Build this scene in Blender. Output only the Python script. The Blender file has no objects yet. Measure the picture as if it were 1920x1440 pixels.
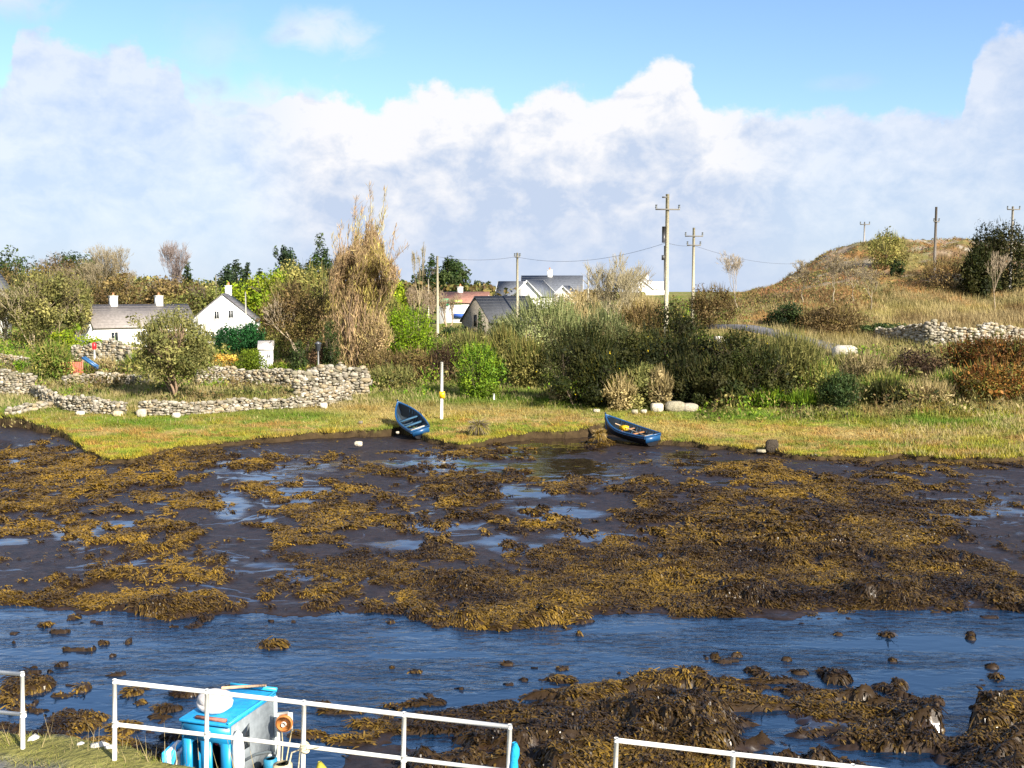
import bpy, math, random
import numpy as np
from mathutils import Vector, Matrix
R = math.radians
SC = bpy.context.scene
COL = SC.collection
random.seed(7)
rng = np.random.default_rng(7)

# ------------------------------------------------------------------ camera geometry
F = 2059.0            # focal length in pixels of the 1920 px wide photograph
CH = 9.1              # eye height above the river
PITCH = math.atan(175.0 / F)
CP, SP = math.cos(PITCH), math.sin(PITCH)

def P(px, py, D):
    """point at ground distance D along the line of sight through a photo pixel"""
    a = (px - 960.0) / F; b = (720.0 - py) / F
    d = (a, CP + b * SP, -SP + b * CP)
    k = D / d[1]
    return np.array([d[0] * k, D, CH + d[2] * k])

def PZ(px, py, z):
    a = (px - 960.0) / F; b = (720.0 - py) / F
    d = (a, CP + b * SP, -SP + b * CP)
    k = (z - CH) / d[2]
    return np.array([d[0] * k, d[1] * k, z])

def proj(x, y, z):
    zz = z - CH
    dep = y * CP - zz * SP
    up = y * SP + zz * CP
    return 960 + F * x / dep, 720 - F * up / dep

# ------------------------------------------------------------------ noise
def _h(ix, iy, s):
    n = (ix * 374761393 + iy * 668265263 + s * 974711) & 0x7fffffff
    n = ((n ^ (n >> 13)) * 1274126177) & 0x7fffffff
    n = n ^ (n >> 16)
    return (n & 0xffff) / 65535.0

def vnoise(x, y, s=0):
    x = np.asarray(x, float); y = np.asarray(y, float)
    ix = np.floor(x).astype(np.int64); iy = np.floor(y).astype(np.int64)
    fx = x - ix; fy = y - iy
    fx = fx * fx * (3 - 2 * fx); fy = fy * fy * (3 - 2 * fy)
    a = _h(ix, iy, s); b = _h(ix + 1, iy, s); c = _h(ix, iy + 1, s); d = _h(ix + 1, iy + 1, s)
    return (a * (1 - fx) + b * fx) * (1 - fy) + (c * (1 - fx) + d * fx) * fy

def fbm(x, y, s=0, o=4):
    r = 0; a = .5; t = 0
    for i in range(o):
        r = r + a * vnoise(x, y, s + i * 17); t += a
        x = x * 2.03 + 11.3; y = y * 2.03 + 5.7; a *= .5
    return r / t

def sstep(a, b, x):
    t = np.clip((x - a) / (b - a), 0, 1)
    return t * t * (3 - 2 * t)

# ------------------------------------------------------------------ terrain
TC = [-1500, -400, 100, 350, 600, 800, 1000, 1200, 1400, 1450, 1500, 1550, 1600, 1700, 1800, 2000, 2600, 3600]
TR = [40, 58, 66, 72, 80, 90, 100, 115, 130, 150, 175, 250, 500, 4000]
TZ = [
 [.5]*18,
 [.6]*18,
 [.9,.9,.9,.9,.9,.95,1.0,1.0,1.0,1.0,1.0,1.0,1.0,1.1,1.2,1.4,1.6,1.6],
 [1.2,1.2,1.2,1.2,1.2,1.2,1.3,1.4,1.6,1.6,1.6,1.65,1.7,1.9,2.2,2.6,3,3],
 [1.6,1.6,1.6,1.6,1.6,1.7,1.75,1.9,2.1,2.15,2.2,2.3,2.4,2.7,3.0,3.4,3.8,3.8],
 [1.9,1.9,1.9,1.9,2.0,2.3,2.4,2.9,3.9,4.1,4.2,4.2,4.2,4.2,4.2,4.3,4.6,4.6],
 [2.0,2.0,2.0,2.0,2.2,2.9,3.1,4.3,5.9,5.8,5.6,5.4,5.2,5.1,5.1,5.2,5.6,5.6],
 [2.1,2.1,2.1,2.2,2.6,3.4,3.8,5.6,7.3,7.5,7.6,7.6,7.6,7.6,7.6,7.6,8,8],
 [2.2,2.2,2.2,2.3,3.0,3.8,4.4,6.8,8.2,8.6,9.2,10.2,10.9,11.2,11.2,11.2,11,11],
 [2.4,2.4,2.4,2.4,3.2,4.5,5.5,7.8,8.7,9.8,12.4,14.9,15.4,15.5,16.2,15.0,14,14],
 [2.6,2.6,2.6,2.6,3.4,5.0,6.0,8.0,8.6,9.4,11.5,14.2,15.0,15.4,15.6,15,14,14],
 [3.0,3.0,3.0,3.0,4.0,5.5,6.5,8.3,8.6,9,9,9,9,9,9,9,9,9],
 [5.0]*18,
 [5.0]*18]
TCa = (np.array(TC, float) - 960) / F
TRa = np.log(np.array(TR, float)); TZa = np.array(TZ, float)

def _tab(t, l):
    i = np.clip(np.searchsorted(TCa, t) - 1, 0, len(TC) - 2)
    j = np.clip(np.searchsorted(TRa, l) - 1, 0, len(TR) - 2)
    u = np.clip((t - TCa[i]) / (TCa[i + 1] - TCa[i]), 0, 1)
    v = np.clip((l - TRa[j]) / (TRa[j + 1] - TRa[j]), 0, 1)
    return (TZa[j, i] * (1 - u) + TZa[j, i + 1] * u) * (1 - v) + (TZa[j + 1, i] * (1 - u) + TZa[j + 1, i + 1] * u) * v

def table(x, y):
    x = np.asarray(x, float); y = np.maximum(np.asarray(y, float), 20)
    t = x / y; l = np.log(y); z = 0
    for dt, dl in ((-.009, 0), (.009, 0), (0, -.035), (0, .035), (0, 0)):
        z = z + _tab(t + dt, l + dl)
    return z / 5

EDGE = [(-2500, 780), (-300, 785), (0, 797), (60, 806), (100, 814), (125, 826), (155, 852), (200, 866), (240, 866), (300, 850), (330, 842), (420, 833),
        (520, 826), (600, 820), (700, 818), (750, 815), (775, 822), (800, 830), (870, 836), (930, 829), (1000, 823), (1130, 819), (1150, 824),
        (1200, 832), (1300, 836), (1400, 846), (1500, 857), (1650, 862), (1700, 857), (1800, 868), (1920, 862), (2300, 870), (4000, 870)]
EA = np.array([PZ(max(-900, min(a, 2900)), b, .55)[:2] for a, b in EDGE])
ET = (np.array([e[0] for e in EDGE], float) - 960) / F
EY = EA[:, 1]

def edge_y(x, y):
    t = np.asarray(x) / np.maximum(y, 10)
    e = np.interp(t, ET, EY)
    e = e + 2.2 * np.exp(-((t - (1168 - 960) / F) / .026) ** 2) + 1.1 * np.exp(-((t - (766 - 960) / F) / .017) ** 2)
    return e + (fbm(x * .35, y * .35, 3) - .5) * 2.2 + (fbm(x * 1.5, y * 1.5, 5) - .5) * 1.1

WE = [(-900, 1120), (0, 1135), (200, 1150), (300, 1166), (400, 1152), (600, 1148), (750, 1155), (800, 1178), (950, 1185), (1100, 1162), (1250, 1155), (1400, 1162),
      (1550, 1147), (1700, 1147), (1920, 1150), (2600, 1150)]
WT = (np.array([e[0] for e in WE], float) - 960) / F
WY = np.array([PZ(a, b, 0)[1] for a, b in WE])
NE = [(-900, 1700), (560, 1600), (640, 1420), (690, 1375), (760, 1335), (830, 1330), (960, 1303), (1120, 1278), (1280, 1262), (1400, 1280), (1490, 1310), (1540, 1290),
      (1620, 1300), (1700, 1312), (1780, 1330), (1800, 1385), (1840, 1385), (1860, 1312), (1920, 1308), (2800, 1330)]
NT = (np.array([e[0] for e in NE], float) - 960) / F
NY = np.array([PZ(a, b, 0)[1] for a, b in NE])

ISL = [(55, 1287, 52, 22, .5), (30, 1275, 20, 10, .3), (115, 1350, 30, 16, .3), (135, 1362, 60, 18, .3), (75, 1390, 80, 20, .35), (160, 1345, 30, 14, .3), (120, 1400, 60, 14, .3), (515, 1210, 33, 12, .4), (157, 1292, 16, 12, .3),
       (185, 1348, 22, 12, .25), (235, 1365, 40, 12, .3), (250, 1300, 22, 7, .2), (265, 1318, 14, 7, .2), (315, 1330, 32, 10, .25), (345, 1302, 30, 9, .25), (300, 1345, 30, 6, .2),
       (200, 1400, 80, 22, .25), (270, 1412, 90, 18, .25), (230, 1375, 24, 8, .2), (330, 1382, 40, 8, .2), (85, 1172, 18, 6, .2), (195, 1207, 14, 4, .15), (385, 1161, 14, 7, .3), (450, 1290, 40, 5, .2),
       (1570, 1275, 30, 12, .5), (1545, 1262, 16, 8, .3), (1686, 1287, 16, 10, .4), (1300, 1262, 20, 9, .3), (1860, 1252, 16, 6, .25), (1866, 1270, 18, 6, .25), (1662, 1191, 18, 6, .2), (1572, 1190, 11, 4, .2),
       (1820, 1190, 10, 5, .2), (1820, 1198, 11, 5, .2), (1086, 1190, 8, 6, .3), (950, 1246, 15, 5, .15), (778, 1260, 18, 6, .15), (735, 1252, 8, 5, .15), (1410, 1258, 20, 5, .2), (1425, 1265, 20, 5, .15),
       (1440, 1278, 70, 7, .2), (1370, 1277, 18, 6, .2), (1382, 1231, 12, 4, .2), (1475, 1238, 12, 4, .2), (1340, 1233, 10, 5, .2), (1673, 1239, 10, 5, .2), (1480, 1300, 16, 8, .2), (1500, 1262, 18, 6, .2), (1920, 1300, 20, 6, .2),
       (600, 1320, 25, 6, .2), (730, 1325, 16, 7, .2), (780, 1320, 18, 7, .2), (820, 1319, 22, 8, .25), (640, 1335, 60, 9, .2), (690, 1360, 40, 12, .3), (660, 1390, 60, 14, .3), (760, 1370, 60, 10, .3), (575, 1380, 50, 10, .25), (880, 1430, 60, 14, .3)]
ISW = [(PZ(a, b, .0), c, d, h) for a, b, c, d, h in ISL]

ZONES = [(1250, 1090, 420, 75, 1.0), (1450, 1010, 240, 110, .95), (1650, 1100, 350, 55, 1), (900, 1110, 280, 60, .9), (950, 1150, 200, 40, 1), (1600, 1000, 200, 110, .92), (1330, 1060, 140, 60, 1.05), (1350, 1120, 220, 50, 1.05),
         (150, 900, 240, 40, .62), (60, 930, 150, 60, .68), (330, 940, 90, 26, .66), (200, 1000, 260, 36, .6), (250, 1060, 220, 45, .66), (300, 1130, 230, 32, .9), (60, 1125, 220, 22, .85),
         (640, 960, 130, 50, .72), (560, 1000, 130, 26, .62), (860, 940, 90, 50, .74), (800, 1040, 150, 26, .6), (1000, 985, 110, 26, .6), (600, 1110, 180, 36, .78), (700, 1060, 200, 40, .55),
         (1080, 915, 90, 16, .66), (1415, 893, 75, 20, .9), (1555, 915, 75, 20, .9), (1230, 950, 100, 40, .72), (960, 900, 50, 14, .6), (250, 872, 330, 24, .72), (880, 858, 120, 16, .6), (1127, 843, 22, 10, 1.0),
         (1850, 1110, 150, 36, .9), (500, 925, 60, 16, .6), (60, 860, 120, 20, .7), (1750, 950, 160, 60, .5), (740, 890, 90, 12, .55), (1800, 880, 160, 14, .6), (450, 1080, 60, 40, .1), (1400, 940, 200, 30, .55)]

def weedzone(x, y):
    px, py = proj(x, y, .15 + 0 * x)
    w = np.zeros_like(px)
    for cx, cy, rx, ry, a in ZONES:
        w = np.maximum(w, a * np.exp(-(((px - cx) / rx) ** 2 + ((py - cy) / ry) ** 2) * .8))
    t = x / np.maximum(y, 5)
    nw = np.interp(t, NT, NY); we = np.interp(t, WT, WY)
    near = sstep(.25, -.5, y - nw) * sstep(700, 800, px)
    hole = np.exp(-(((px - 1500) / 110) ** 2 + ((py - 1352) / 16) ** 2)) + np.exp(-(((px - 850) / 120) ** 2 + ((py - 1410) / 16) ** 2)) + .8 * np.exp(-(((px - 1450) / 100) ** 2 + ((py - 1410) / 14) ** 2)) + .8 * np.exp(-(((px - 1700) / 110) ** 2 + ((py - 1432) / 14) ** 2)) + .8 * np.exp(-(((px - 1820) / 60) ** 2 + ((py - 1390) / 25) ** 2))
    w = np.maximum(w, near * np.clip(1.0 - .9 * hole - .75 * sstep(.54, .66, fbm(x * .55, y * 1.7, 24)), 0, 1))
    w = w * (1 - .95 * sstep(.4, -.3, y - we) * sstep(-.3, .4, y - nw))
    return w, px, py

def islands(x, y):
    m = np.zeros_like(x); hh = np.zeros_like(x)
    for c, rx, ry, h in ISW:
        k = c[1] / F
        sx = rx * k * 1.3; sy = max(ry * c[1] ** 2 / (CH * F), .1)
        sy = min(sy, sx * 1.6)
        g = np.exp(-(((x - c[0]) / sx) ** 2 + ((y - c[1]) / sy) ** 2) * 1.1)
        m = np.maximum(m, g); hh = np.maximum(hh, g * h)
    return m, hh

def seabed(x, y):
    """height of the tidal bed without weed lumps, and the weed cover 0..1"""
    x = np.asarray(x, float); y = np.asarray(y, float)
    t = x / np.maximum(y, 5)
    we = np.interp(t, WT, WY) + (fbm(x * .5, y * .5, 21) - .5) * 2.0
    nw = np.interp(t, NT, NY) + (fbm(x * .8, y * .8, 22) - .5) * 1.0
    ed = np.interp(t, ET, EY)
    up = .03 + np.clip((y - we) / np.maximum(ed - we, 1), 0, 1.3) * .45
    strk = sstep(.56, .68, fbm(x * .55, y * 1.7, 24))
    lo = np.minimum(.09, .01 + (nw - y) * .04) - .16 * strk
    bed = -.45 * np.minimum(1, np.minimum((we - y), (y - nw)) / 2.0)
    z = np.where(y > we, up, np.where(y < nw, lo, bed))
    zs, px, py = weedzone(x, y)
    n = .60 * fbm(x * 1.1, y * .85, 31, 4) + .40 * fbm(x * 4.2, y * 3.2, 33, 4)
    n = np.clip((n - .28) / .44, 0, 1)
    w = np.clip((zs * 1.02 - n * .95 - .03) / .16, 0, 1)
    im, ih = islands(x, y)
    im2 = np.clip((im + (fbm(x * 3, y * 3, 40) - .5) * 1.1 - .40) / .12, 0, 1)
    inner = sstep(-.5, .6, y - ed)
    w = np.maximum(w, im2) * (1 - inner)
    zi = -.35 + (.34 + .34 * ih * (.7 + .6 * fbm(x * 2, y * 2, 41))) * sstep(.1, .75, im)
    z = np.where(im > .08, np.maximum(z, zi), z)
    # flat rafts of weed awash in the channel
    fz = np.maximum(sstep(2.6, .2, y - nw) * sstep(500, 900, px), np.maximum(sstep(420, 120, px) * sstep(31, 27, y), sstep(1.6, .2, we - y) * .7))
    fl = sstep(.63, .69, fbm(x * 1.5, y * 2.2, 26, 4) + .10 * (fz - 1)) * (y < we) * (y > nw) * fz
    z = np.maximum(z, np.where(fl > .3, -.02 + .06 * fl, -9)); w = np.maximum(w, fl * .8)
    # far left inlet
    inl = np.exp(-((px + 60) / 95) ** 2 - ((py - 842) / 13) ** 2)
    z = z - 1.3 * sstep(.35, .75, inl)
    z = z + (fbm(x * .25, y * .25, 44) - .5) * .06 + (fbm(x * 1.5, y * 1.5, 45) - .5) * .04
    lump = fbm(x * 1.6, y * 1.4, 50, 4)
    big = sstep(.35, .75, fbm(x * .55, y * .5, 51, 3))
    amp = (.07 + .36 * big) * (.45 + .95 * sstep(.7, 1.0, zs))
    zl = z + w * (np.abs(lump - .5) * -1.6 + .55) * amp * 1.5 * (1 - .7 * im)
    return z, zl, w

def road_c(s):
    return s

def gh(x, y):
    """solid ground height"""
    x = np.asarray(x, float); y = np.asarray(y, float)
    z = table(x, y)
    z = z + (fbm(x * .12, y * .12, 61) - .5) * .5 * sstep(66, 90, y) + (fbm(x * .6, y * .6, 62) - .5) * .14
    hill = sstep(.18, .3, x / y) * sstep(110, 145, y)
    z = z + hill * ((fbm(x * .14, y * .14, 63, 5) - .5) * 2.8 + (fbm(x * .5, y * .5, 64, 4) - .5) * 1.3)
    return z

def G(x, y):
    return float(gh(np.array([x]), np.array([y]))[0])

# ------------------------------------------------------------------ mesh builder
class MB:
    def __init__(s):
        s.v = []; s.l = []; s.c = []; s.n = 0; s.col = []
    def add(s, V, faces, col=(.5, .5, .5)):
        V = np.asarray(V, float).reshape(-1, 3)
        s.v.append(V)
        for f in faces:
            s.l.append(np.asarray(f, np.int64) + s.n); s.c.append(np.array([len(f)]))
        c = np.asarray(col, float)
        if c.ndim == 1: c = np.tile(c, (len(V), 1))
        s.col.append(c); s.n += len(V)
    def polys(s, V, col):
        """V (n,k,3): n separate k-gons, col (n,3) or (3,)"""
        n, k, _ = V.shape
        if n == 0: return
        s.v.append(V.reshape(-1, 3)); s.l.append(np.arange(n * k) + s.n); s.c.append(np.full(n, k))
        c = np.asarray(col, float)
        if c.ndim == 1: c = np.tile(c, (n, 1))
        s.col.append(np.repeat(c, k, 0)); s.n += n * k
    def shared(s, V, FI, col):
        """V (n,k,3) copies of one topology FI (list of equal-size faces)"""
        n, k, _ = V.shape
        FI = np.asarray(FI)
        s.v.append(V.reshape(-1, 3))
        L = (FI[None] + (np.arange(n) * k)[:, None, None] + s.n).reshape(-1)
        s.l.append(L); s.c.append(np.full(n * len(FI), FI.shape[1]))
        c = np.asarray(col, float)
        if c.ndim == 1: c = np.tile(c, (n, 1))
        s.col.append(np.repeat(c, k, 0) if c.shape[0] == n else c); s.n += n * k
    def box(s, c, size, rz=0, col=(.5, .5, .5), M=None):
        x, y, z = [q / 2 for q in size]
        V = np.array([[-x, -y, -z], [x, -y, -z], [x, y, -z], [-x, y, -z], [-x, -y, z], [x, -y, z], [x, y, z], [-x, y, z]])
        if M is not None: V = V @ np.array(M).T
        if rz:
            a, b = math.cos(rz), math.sin(rz); V = np.stack([V[:, 0] * a - V[:, 1] * b, V[:, 0] * b + V[:, 1] * a, V[:, 2]], 1)
        s.add(V + np.array(c), [(0, 3, 2, 1), (4, 5, 6, 7), (0, 1, 5, 4), (1, 2, 6, 5), (2, 3, 7, 6), (3, 0, 4, 7)], col)
    def tube(s, pts, rad, sides=8, col=(.5, .5, .5), caps=True):
        pts = np.asarray(pts, float); n = len(pts)
        rad = np.full(n, rad) if np.isscalar(rad) else np.asarray(rad, float)
        V = []
        T = np.gradient(pts, axis=0)
        ref = np.array([0, 0, 1.0])
        if abs(T[0][2]) > .9 * np.linalg.norm(T[0]): ref = np.array([1.0, 0, 0])
        for i in range(n):
            t = T[i] / (np.linalg.norm(T[i]) + 1e-9)
            u = np.cross(t, ref); u /= np.linalg.norm(u) + 1e-9; w = np.cross(t, u)
            for k in range(sides):
                a = 2 * math.pi * k / sides
                V.append(pts[i] + rad[i] * (math.cos(a) * u + math.sin(a) * w))
        fs = []
        for i in range(n - 1):
            for k in range(sides):
                k2 = (k + 1) % sides
                fs.append((i * sides + k, i * sides + k2, (i + 1) * sides + k2, (i + 1) * sides + k))
        if caps:
            fs.append(tuple(range(sides))); fs.append(tuple(range((n - 1) * sides, n * sides))[::-1])
        s.add(V, fs, col)
    def segs(s, A, B, ra, rb, col, sides=3):
        A = np.asarray(A); B = np.asarray(B); n = len(A)
        if n == 0: return
        d = B - A; d /= np.linalg.norm(d, axis=1, keepdims=True) + 1e-9
        ref = np.where(np.abs(d[:, 2:3]) > .9, np.array([[1.0, 0, 0]]), np.array([[0, 0, 1.0]]))
        u = np.cross(d, ref); u /= np.linalg.norm(u, axis=1, keepdims=True) + 1e-9; w = np.cross(d, u)
        V = np.zeros((n, sides * 2, 3))
        for k in range(sides):
            a = 2 * math.pi * k / sides
            o = math.cos(a) * u + math.sin(a) * w
            V[:, k] = A + o * ra[:, None]; V[:, sides + k] = B + o * rb[:, None]
        s.shared(V, [(k, (k + 1) % sides, sides + (k + 1) % sides, sides + k) for k in range(sides)], col)
    def build(s, name, mat, parent=None, loc=None, smooth=False, bevel=0, **props):
        me = bpy.data.meshes.new(name)
        V = np.concatenate(s.v); L = np.concatenate(s.l); C = np.concatenate(s.c)
        if parent is not None and loc is None:
            loc = np.array(parent.location)
            if parent.parent: loc = loc + np.array(parent.parent.location)
            sub = loc
        else:
            sub = np.array(loc) if loc is not None else np.zeros(3)
        V = V - sub
        me.vertices.add(len(V)); me.vertices.foreach_set('co', V.astype(np.float32).ravel())
        me.loops.add(len(L)); me.loops.foreach_set('vertex_index', L.astype(np.int32))
        me.polygons.add(len(C))
        st = np.concatenate([[0], np.cumsum(C)[:-1]])
        me.polygons.foreach_set('loop_start', st.astype(np.int32))
        me.polygons.foreach_set('loop_total', C.astype(np.int32))
        if smooth: me.polygons.foreach_set('use_smooth', np.ones(len(C), bool))
        a = me.color_attributes.new('Col', 'FLOAT_COLOR', 'POINT')
        c4 = np.concatenate([np.concatenate(s.col), np.ones((len(V), 1))], 1)
        a.data.foreach_set('color', c4.astype(np.float32).ravel())
        me.update(calc_edges=True); me.validate()
        me.materials.append(mat)
        o = bpy.data.objects.new(name, me); COL.objects.link(o)
        if parent is not None:
            o.parent = parent
        elif loc is not None:
            o.location = loc
        if bevel:
            m = o.modifiers.new('bevel', 'BEVEL'); m.width = bevel; m.segments = 2; m.limit_method = 'ANGLE'
        for k, v in props.items(): o[k] = v
        return o

def thing(name, loc, label, cat, group=None, rz=0):
    o = bpy.data.objects.new(name, None); COL.objects.link(o)
    o.location = loc; o.empty_display_size = .3
    o['label'] = label; o['category'] = cat
    if group: o['group'] = group
    return o

def tag(o, label, cat, group=None):
    o['label'] = label; o['category'] = cat
    if group: o['group'] = group
    return o

# ------------------------------------------------------------------ materials
def newmat(name):
    m = bpy.data.materials.new(name); m.use_nodes = True
    nt = m.node_tree; b = nt.nodes['Principled BSDF']
    return m, nt, b

def attr_mat(name, rough=.8, var=.35, vscale=6, bump=0, bscale=20, spec=.3, trans=0, sat=1.0, coat=0):
    m, nt, b = newmat(name)
    A = nt.nodes.new('ShaderNodeAttribute'); A.attribute_name = 'Col'
    tc = nt.nodes.new('ShaderNodeTexCoord')
    nz = nt.nodes.new('ShaderNodeTexNoise'); nz.inputs['Scale'].default_value = vscale; nz.inputs['Detail'].default_value = 5
    nt.links.new(tc.outputs['Object'], nz.inputs['Vector'])
    mr = nt.nodes.new('ShaderNodeMapRange'); mr.inputs['From Min'].default_value = .25; mr.inputs['From Max'].default_value = .75
    mr.inputs['To Min'].default_value = 1 - var; mr.inputs['To Max'].default_value = 1 + var
    nt.links.new(nz.outputs['Fac'], mr.inputs['Value'])
    mx = nt.nodes.new('ShaderNodeVectorMath'); mx.operation = 'SCALE'
    nt.links.new(A.outputs['Color'], mx.inputs[0]); nt.links.new(mr.outputs['Result'], mx.inputs['Scale'])
    nt.links.new(mx.outputs['Vector'], b.inputs['Base Color'])
    b.inputs['Roughness'].default_value = rough; b.inputs['Specular IOR Level'].default_value = spec
    if bump:
        n2 = nt.nodes.new('ShaderNodeTexNoise'); n2.inputs['Scale'].default_value = bscale; n2.inputs['Detail'].default_value = 4
        nt.links.new(tc.outputs['Object'], n2.inputs['Vector'])
        bp = nt.nodes.new('ShaderNodeBump'); bp.inputs['Strength'].default_value = bump; bp.inputs['Distance'].default_value = .1
        nt.links.new(n2.outputs['Fac'], bp.inputs['Height']); nt.links.new(bp.outputs['Normal'], b.inputs['Normal'])
    if trans:
        tr = nt.nodes.new('ShaderNodeBsdfTranslucent'); nt.links.new(mx.outputs['Vector'], tr.inputs['Color'])
        ms = nt.nodes.new('ShaderNodeMixShader'); ms.inputs[0].default_value = trans
        nt.links.new(b.outputs[0], ms.inputs[1]); nt.links.new(tr.outputs[0], ms.inputs[2])
        nt.links.new(ms.outputs[0], nt.nodes['Material Output'].inputs['Surface'])
    return m

M_leaf = attr_mat('leaf', .65, .12, 3, trans=.26, spec=.2)
M_twig = attr_mat('twig', .9, .2, 5, spec=.1)
M_bark = attr_mat('bark', .9, .35, 8, bump=.4, spec=.1)
M_grassb = attr_mat('grass_blade', .8, .15, 3, trans=.3, spec=.15)
M_weed = attr_mat('seaweed', .38, .3, 9, spec=.45, trans=.12)
M_soil = attr_mat('turf_soil', .95, .4, 2.2, bump=.8, bscale=9, spec=.1)
M_stone = attr_mat('stone', .9, .3, 7, bump=.7, bscale=14, spec=.15)
M_render = attr_mat('limewash', .85, .06, 1.2, bump=.1, bscale=6, spec=.2)
M_slate = attr_mat('slate', .55, .22, 3, bump=.3, bscale=8, spec=.4)
M_paint = attr_mat('paint', .38, .1, 5, spec=.5)
M_worn = attr_mat('worn_paint', .55, .25, 7, bump=.15, bscale=12, spec=.4)
M_wood = attr_mat('wood', .75, .3, 9, bump=.2, bscale=18, spec=.2)
M_tar = attr_mat('tar', .35, .2, 5, spec=.5)
M_metal = attr_mat('galvanised', .5, .1, 8, spec=.5)
M_road = attr_mat('asphalt', .85, .25, 4, bump=.3, bscale=40, spec=.2)
M_glass, _n, _b = newmat('glass'); _b.inputs['Base Color'].default_value = (.02, .025, .03, 1); _b.inputs['Roughness'].default_value = .08
M_fabric = attr_mat('fabric', .9, .12, 5, bump=.4, bscale=8, spec=.1)

def mud_mat():
    m, nt, b = newmat('wet_mud')
    N = nt.nodes.new; L = nt.links.new
    A = N('ShaderNodeAttribute'); A.attribute_name = 'Col'      # r = weed cover, g = wetness
    sep = N('ShaderNodeSeparateColor'); L(A.outputs['Color'], sep.inputs[0])
    tc = N('ShaderNodeTexCoord')
    mp = N('ShaderNodeMapping'); mp.inputs['Scale'].default_value = (.28, .55, 1); L(tc.outputs['Object'], mp.inputs['Vector'])
    n1 = N('ShaderNodeTexNoise'); n1.inputs['Scale'].default_value = 1.0; n1.inputs['Detail'].default_value = 6; n1.inputs['Roughness'].default_value = .6; L(mp.outputs[0], n1.inputs['Vector'])
    ad = N('ShaderNodeMath'); ad.operation = 'ADD'; L(n1.outputs['Fac'], ad.inputs[0]); L(sep.outputs['Green'], ad.inputs[1])
    m4 = N('ShaderNodeMapping'); m4.inputs['Scale'].default_value = (.22, .34, 1); m4.inputs['Rotation'].default_value = (0, 0, .5); L(tc.outputs['Object'], m4.inputs['Vector'])
    n4 = N('ShaderNodeTexNoise'); n4.inputs['Scale'].default_value = 1.0; n4.inputs['Detail'].default_value = 3; n4.inputs['Distortion'].default_value = .8; L(m4.outputs[0], n4.inputs['Vector'])
    s4 = N('ShaderNodeMath'); s4.operation = 'SUBTRACT'; L(n4.outputs['Fac'], s4.inputs[0]); s4.inputs[1].default_value = .5
    a4 = N('ShaderNodeMath'); a4.operation = 'ABSOLUTE'; L(s4.outputs[0], a4.inputs[0])
    r4 = N('ShaderNodeMapRange'); r4.inputs['From Max'].default_value = .022; r4.inputs['To Min'].default_value = .17; r4.inputs['To Max'].default_value = 0; L(a4.outputs[0], r4.inputs['Value'])
    ad0 = ad; ad = N('ShaderNodeMath'); ad.operation = 'ADD'; L(ad0.outputs[0], ad.inputs[0]); L(r4.outputs[0], ad.inputs[1])
    wet = N('ShaderNodeMapRange'); wet.inputs['From Min'].default_value = .9; wet.inputs['From Max'].default_value = 1.02; L(ad.outputs[0], wet.inputs['Value'])
    n2 = N('ShaderNodeTexNoise'); n2.inputs['Scale'].default_value = 3.0; n2.inputs['Detail'].default_value = 6; L(tc.outputs['Object'], n2.inputs['Vector'])
    cr = N('ShaderNodeValToRGB'); cr.color_ramp.elements[0].position = .3; cr.color_ramp.elements[0].color = (.011, .007, .005, 1)
    cr.color_ramp.elements[1].position = .75; cr.color_ramp.elements[1].color = (.036, .022, .016, 1)
    L(n2.outputs['Fac'], cr.inputs[0])
    wc = N('ShaderNodeMix'); wc.data_type = 'RGBA'; L(sep.outputs['Red'], wc.inputs['Factor']); L(cr.outputs[0], wc.inputs['A']); wc.inputs['B'].default_value = (.030, .017, .006, 1)
    L(wc.outputs['Result'], b.inputs['Base Color'])
    rg = N('ShaderNodeMapRange'); rg.inputs['To Min'].default_value = .5; rg.inputs['To Max'].default_value = .06; L(wet.outputs[0], rg.inputs['Value'])
    L(rg.outputs[0], b.inputs['Roughness'])
    sp = N('ShaderNodeMapRange'); sp.inputs['To Min'].default_value = .28; sp.inputs['To Max'].default_value = .85; L(wet.outputs[0], sp.inputs['Value'])
    L(sp.outputs[0], b.inputs['Specular IOR Level'])
    bs = N('ShaderNodeMapRange'); bs.inputs['To Min'].default_value = .6; bs.inputs['To Max'].default_value = .06; L(wet.outputs[0], bs.inputs['Value'])
    n3 = N('ShaderNodeTexNoise'); n3.inputs['Scale'].default_value = 5; n3.inputs['Detail'].default_value = 5; L(tc.outputs['Object'], n3.inputs['Vector'])
    bp = N('ShaderNodeBump'); bp.inputs['Distance'].default_value = .06; L(bs.outputs[0], bp.inputs['Strength']); L(n3.outputs['Fac'], bp.inputs['Height'])
    L(bp.outputs[0], b.inputs['Normal'])
    return m
M_mud = mud_mat()
def rail_mat():
    m, nt, b = newmat('old_white_paint'); N = nt.nodes.new; L = nt.links.new
    tc = N('ShaderNodeTexCoord'); n = N('ShaderNodeTexNoise'); n.inputs['Scale'].default_value = 7; n.inputs['Detail'].default_value = 8; n.inputs['Roughness'].default_value = .7; L(tc.outputs['Object'], n.inputs['Vector'])
    r = N('ShaderNodeValToRGB'); e = r.color_ramp.elements; e[0].position = .30; e[0].color = (.20, .10, .05, 1); e[1].position = .37; e[1].color = (.66, .65, .60, 1)
    q = r.color_ramp.elements.new(.6); q.color = (.74, .73, .69, 1); L(n.outputs['Fac'], r.inputs[0]); L(r.outputs[0], b.inputs['Base Color']); b.inputs['Roughness'].default_value = .5
    bp = N('ShaderNodeBump'); bp.inputs['Strength'].default_value = .25; bp.inputs['Distance'].default_value = .01; L(n.outputs['Fac'], bp.inputs['Height']); L(bp.outputs[0], b.inputs['Normal'])
    return m
M_rail = rail_mat()

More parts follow.
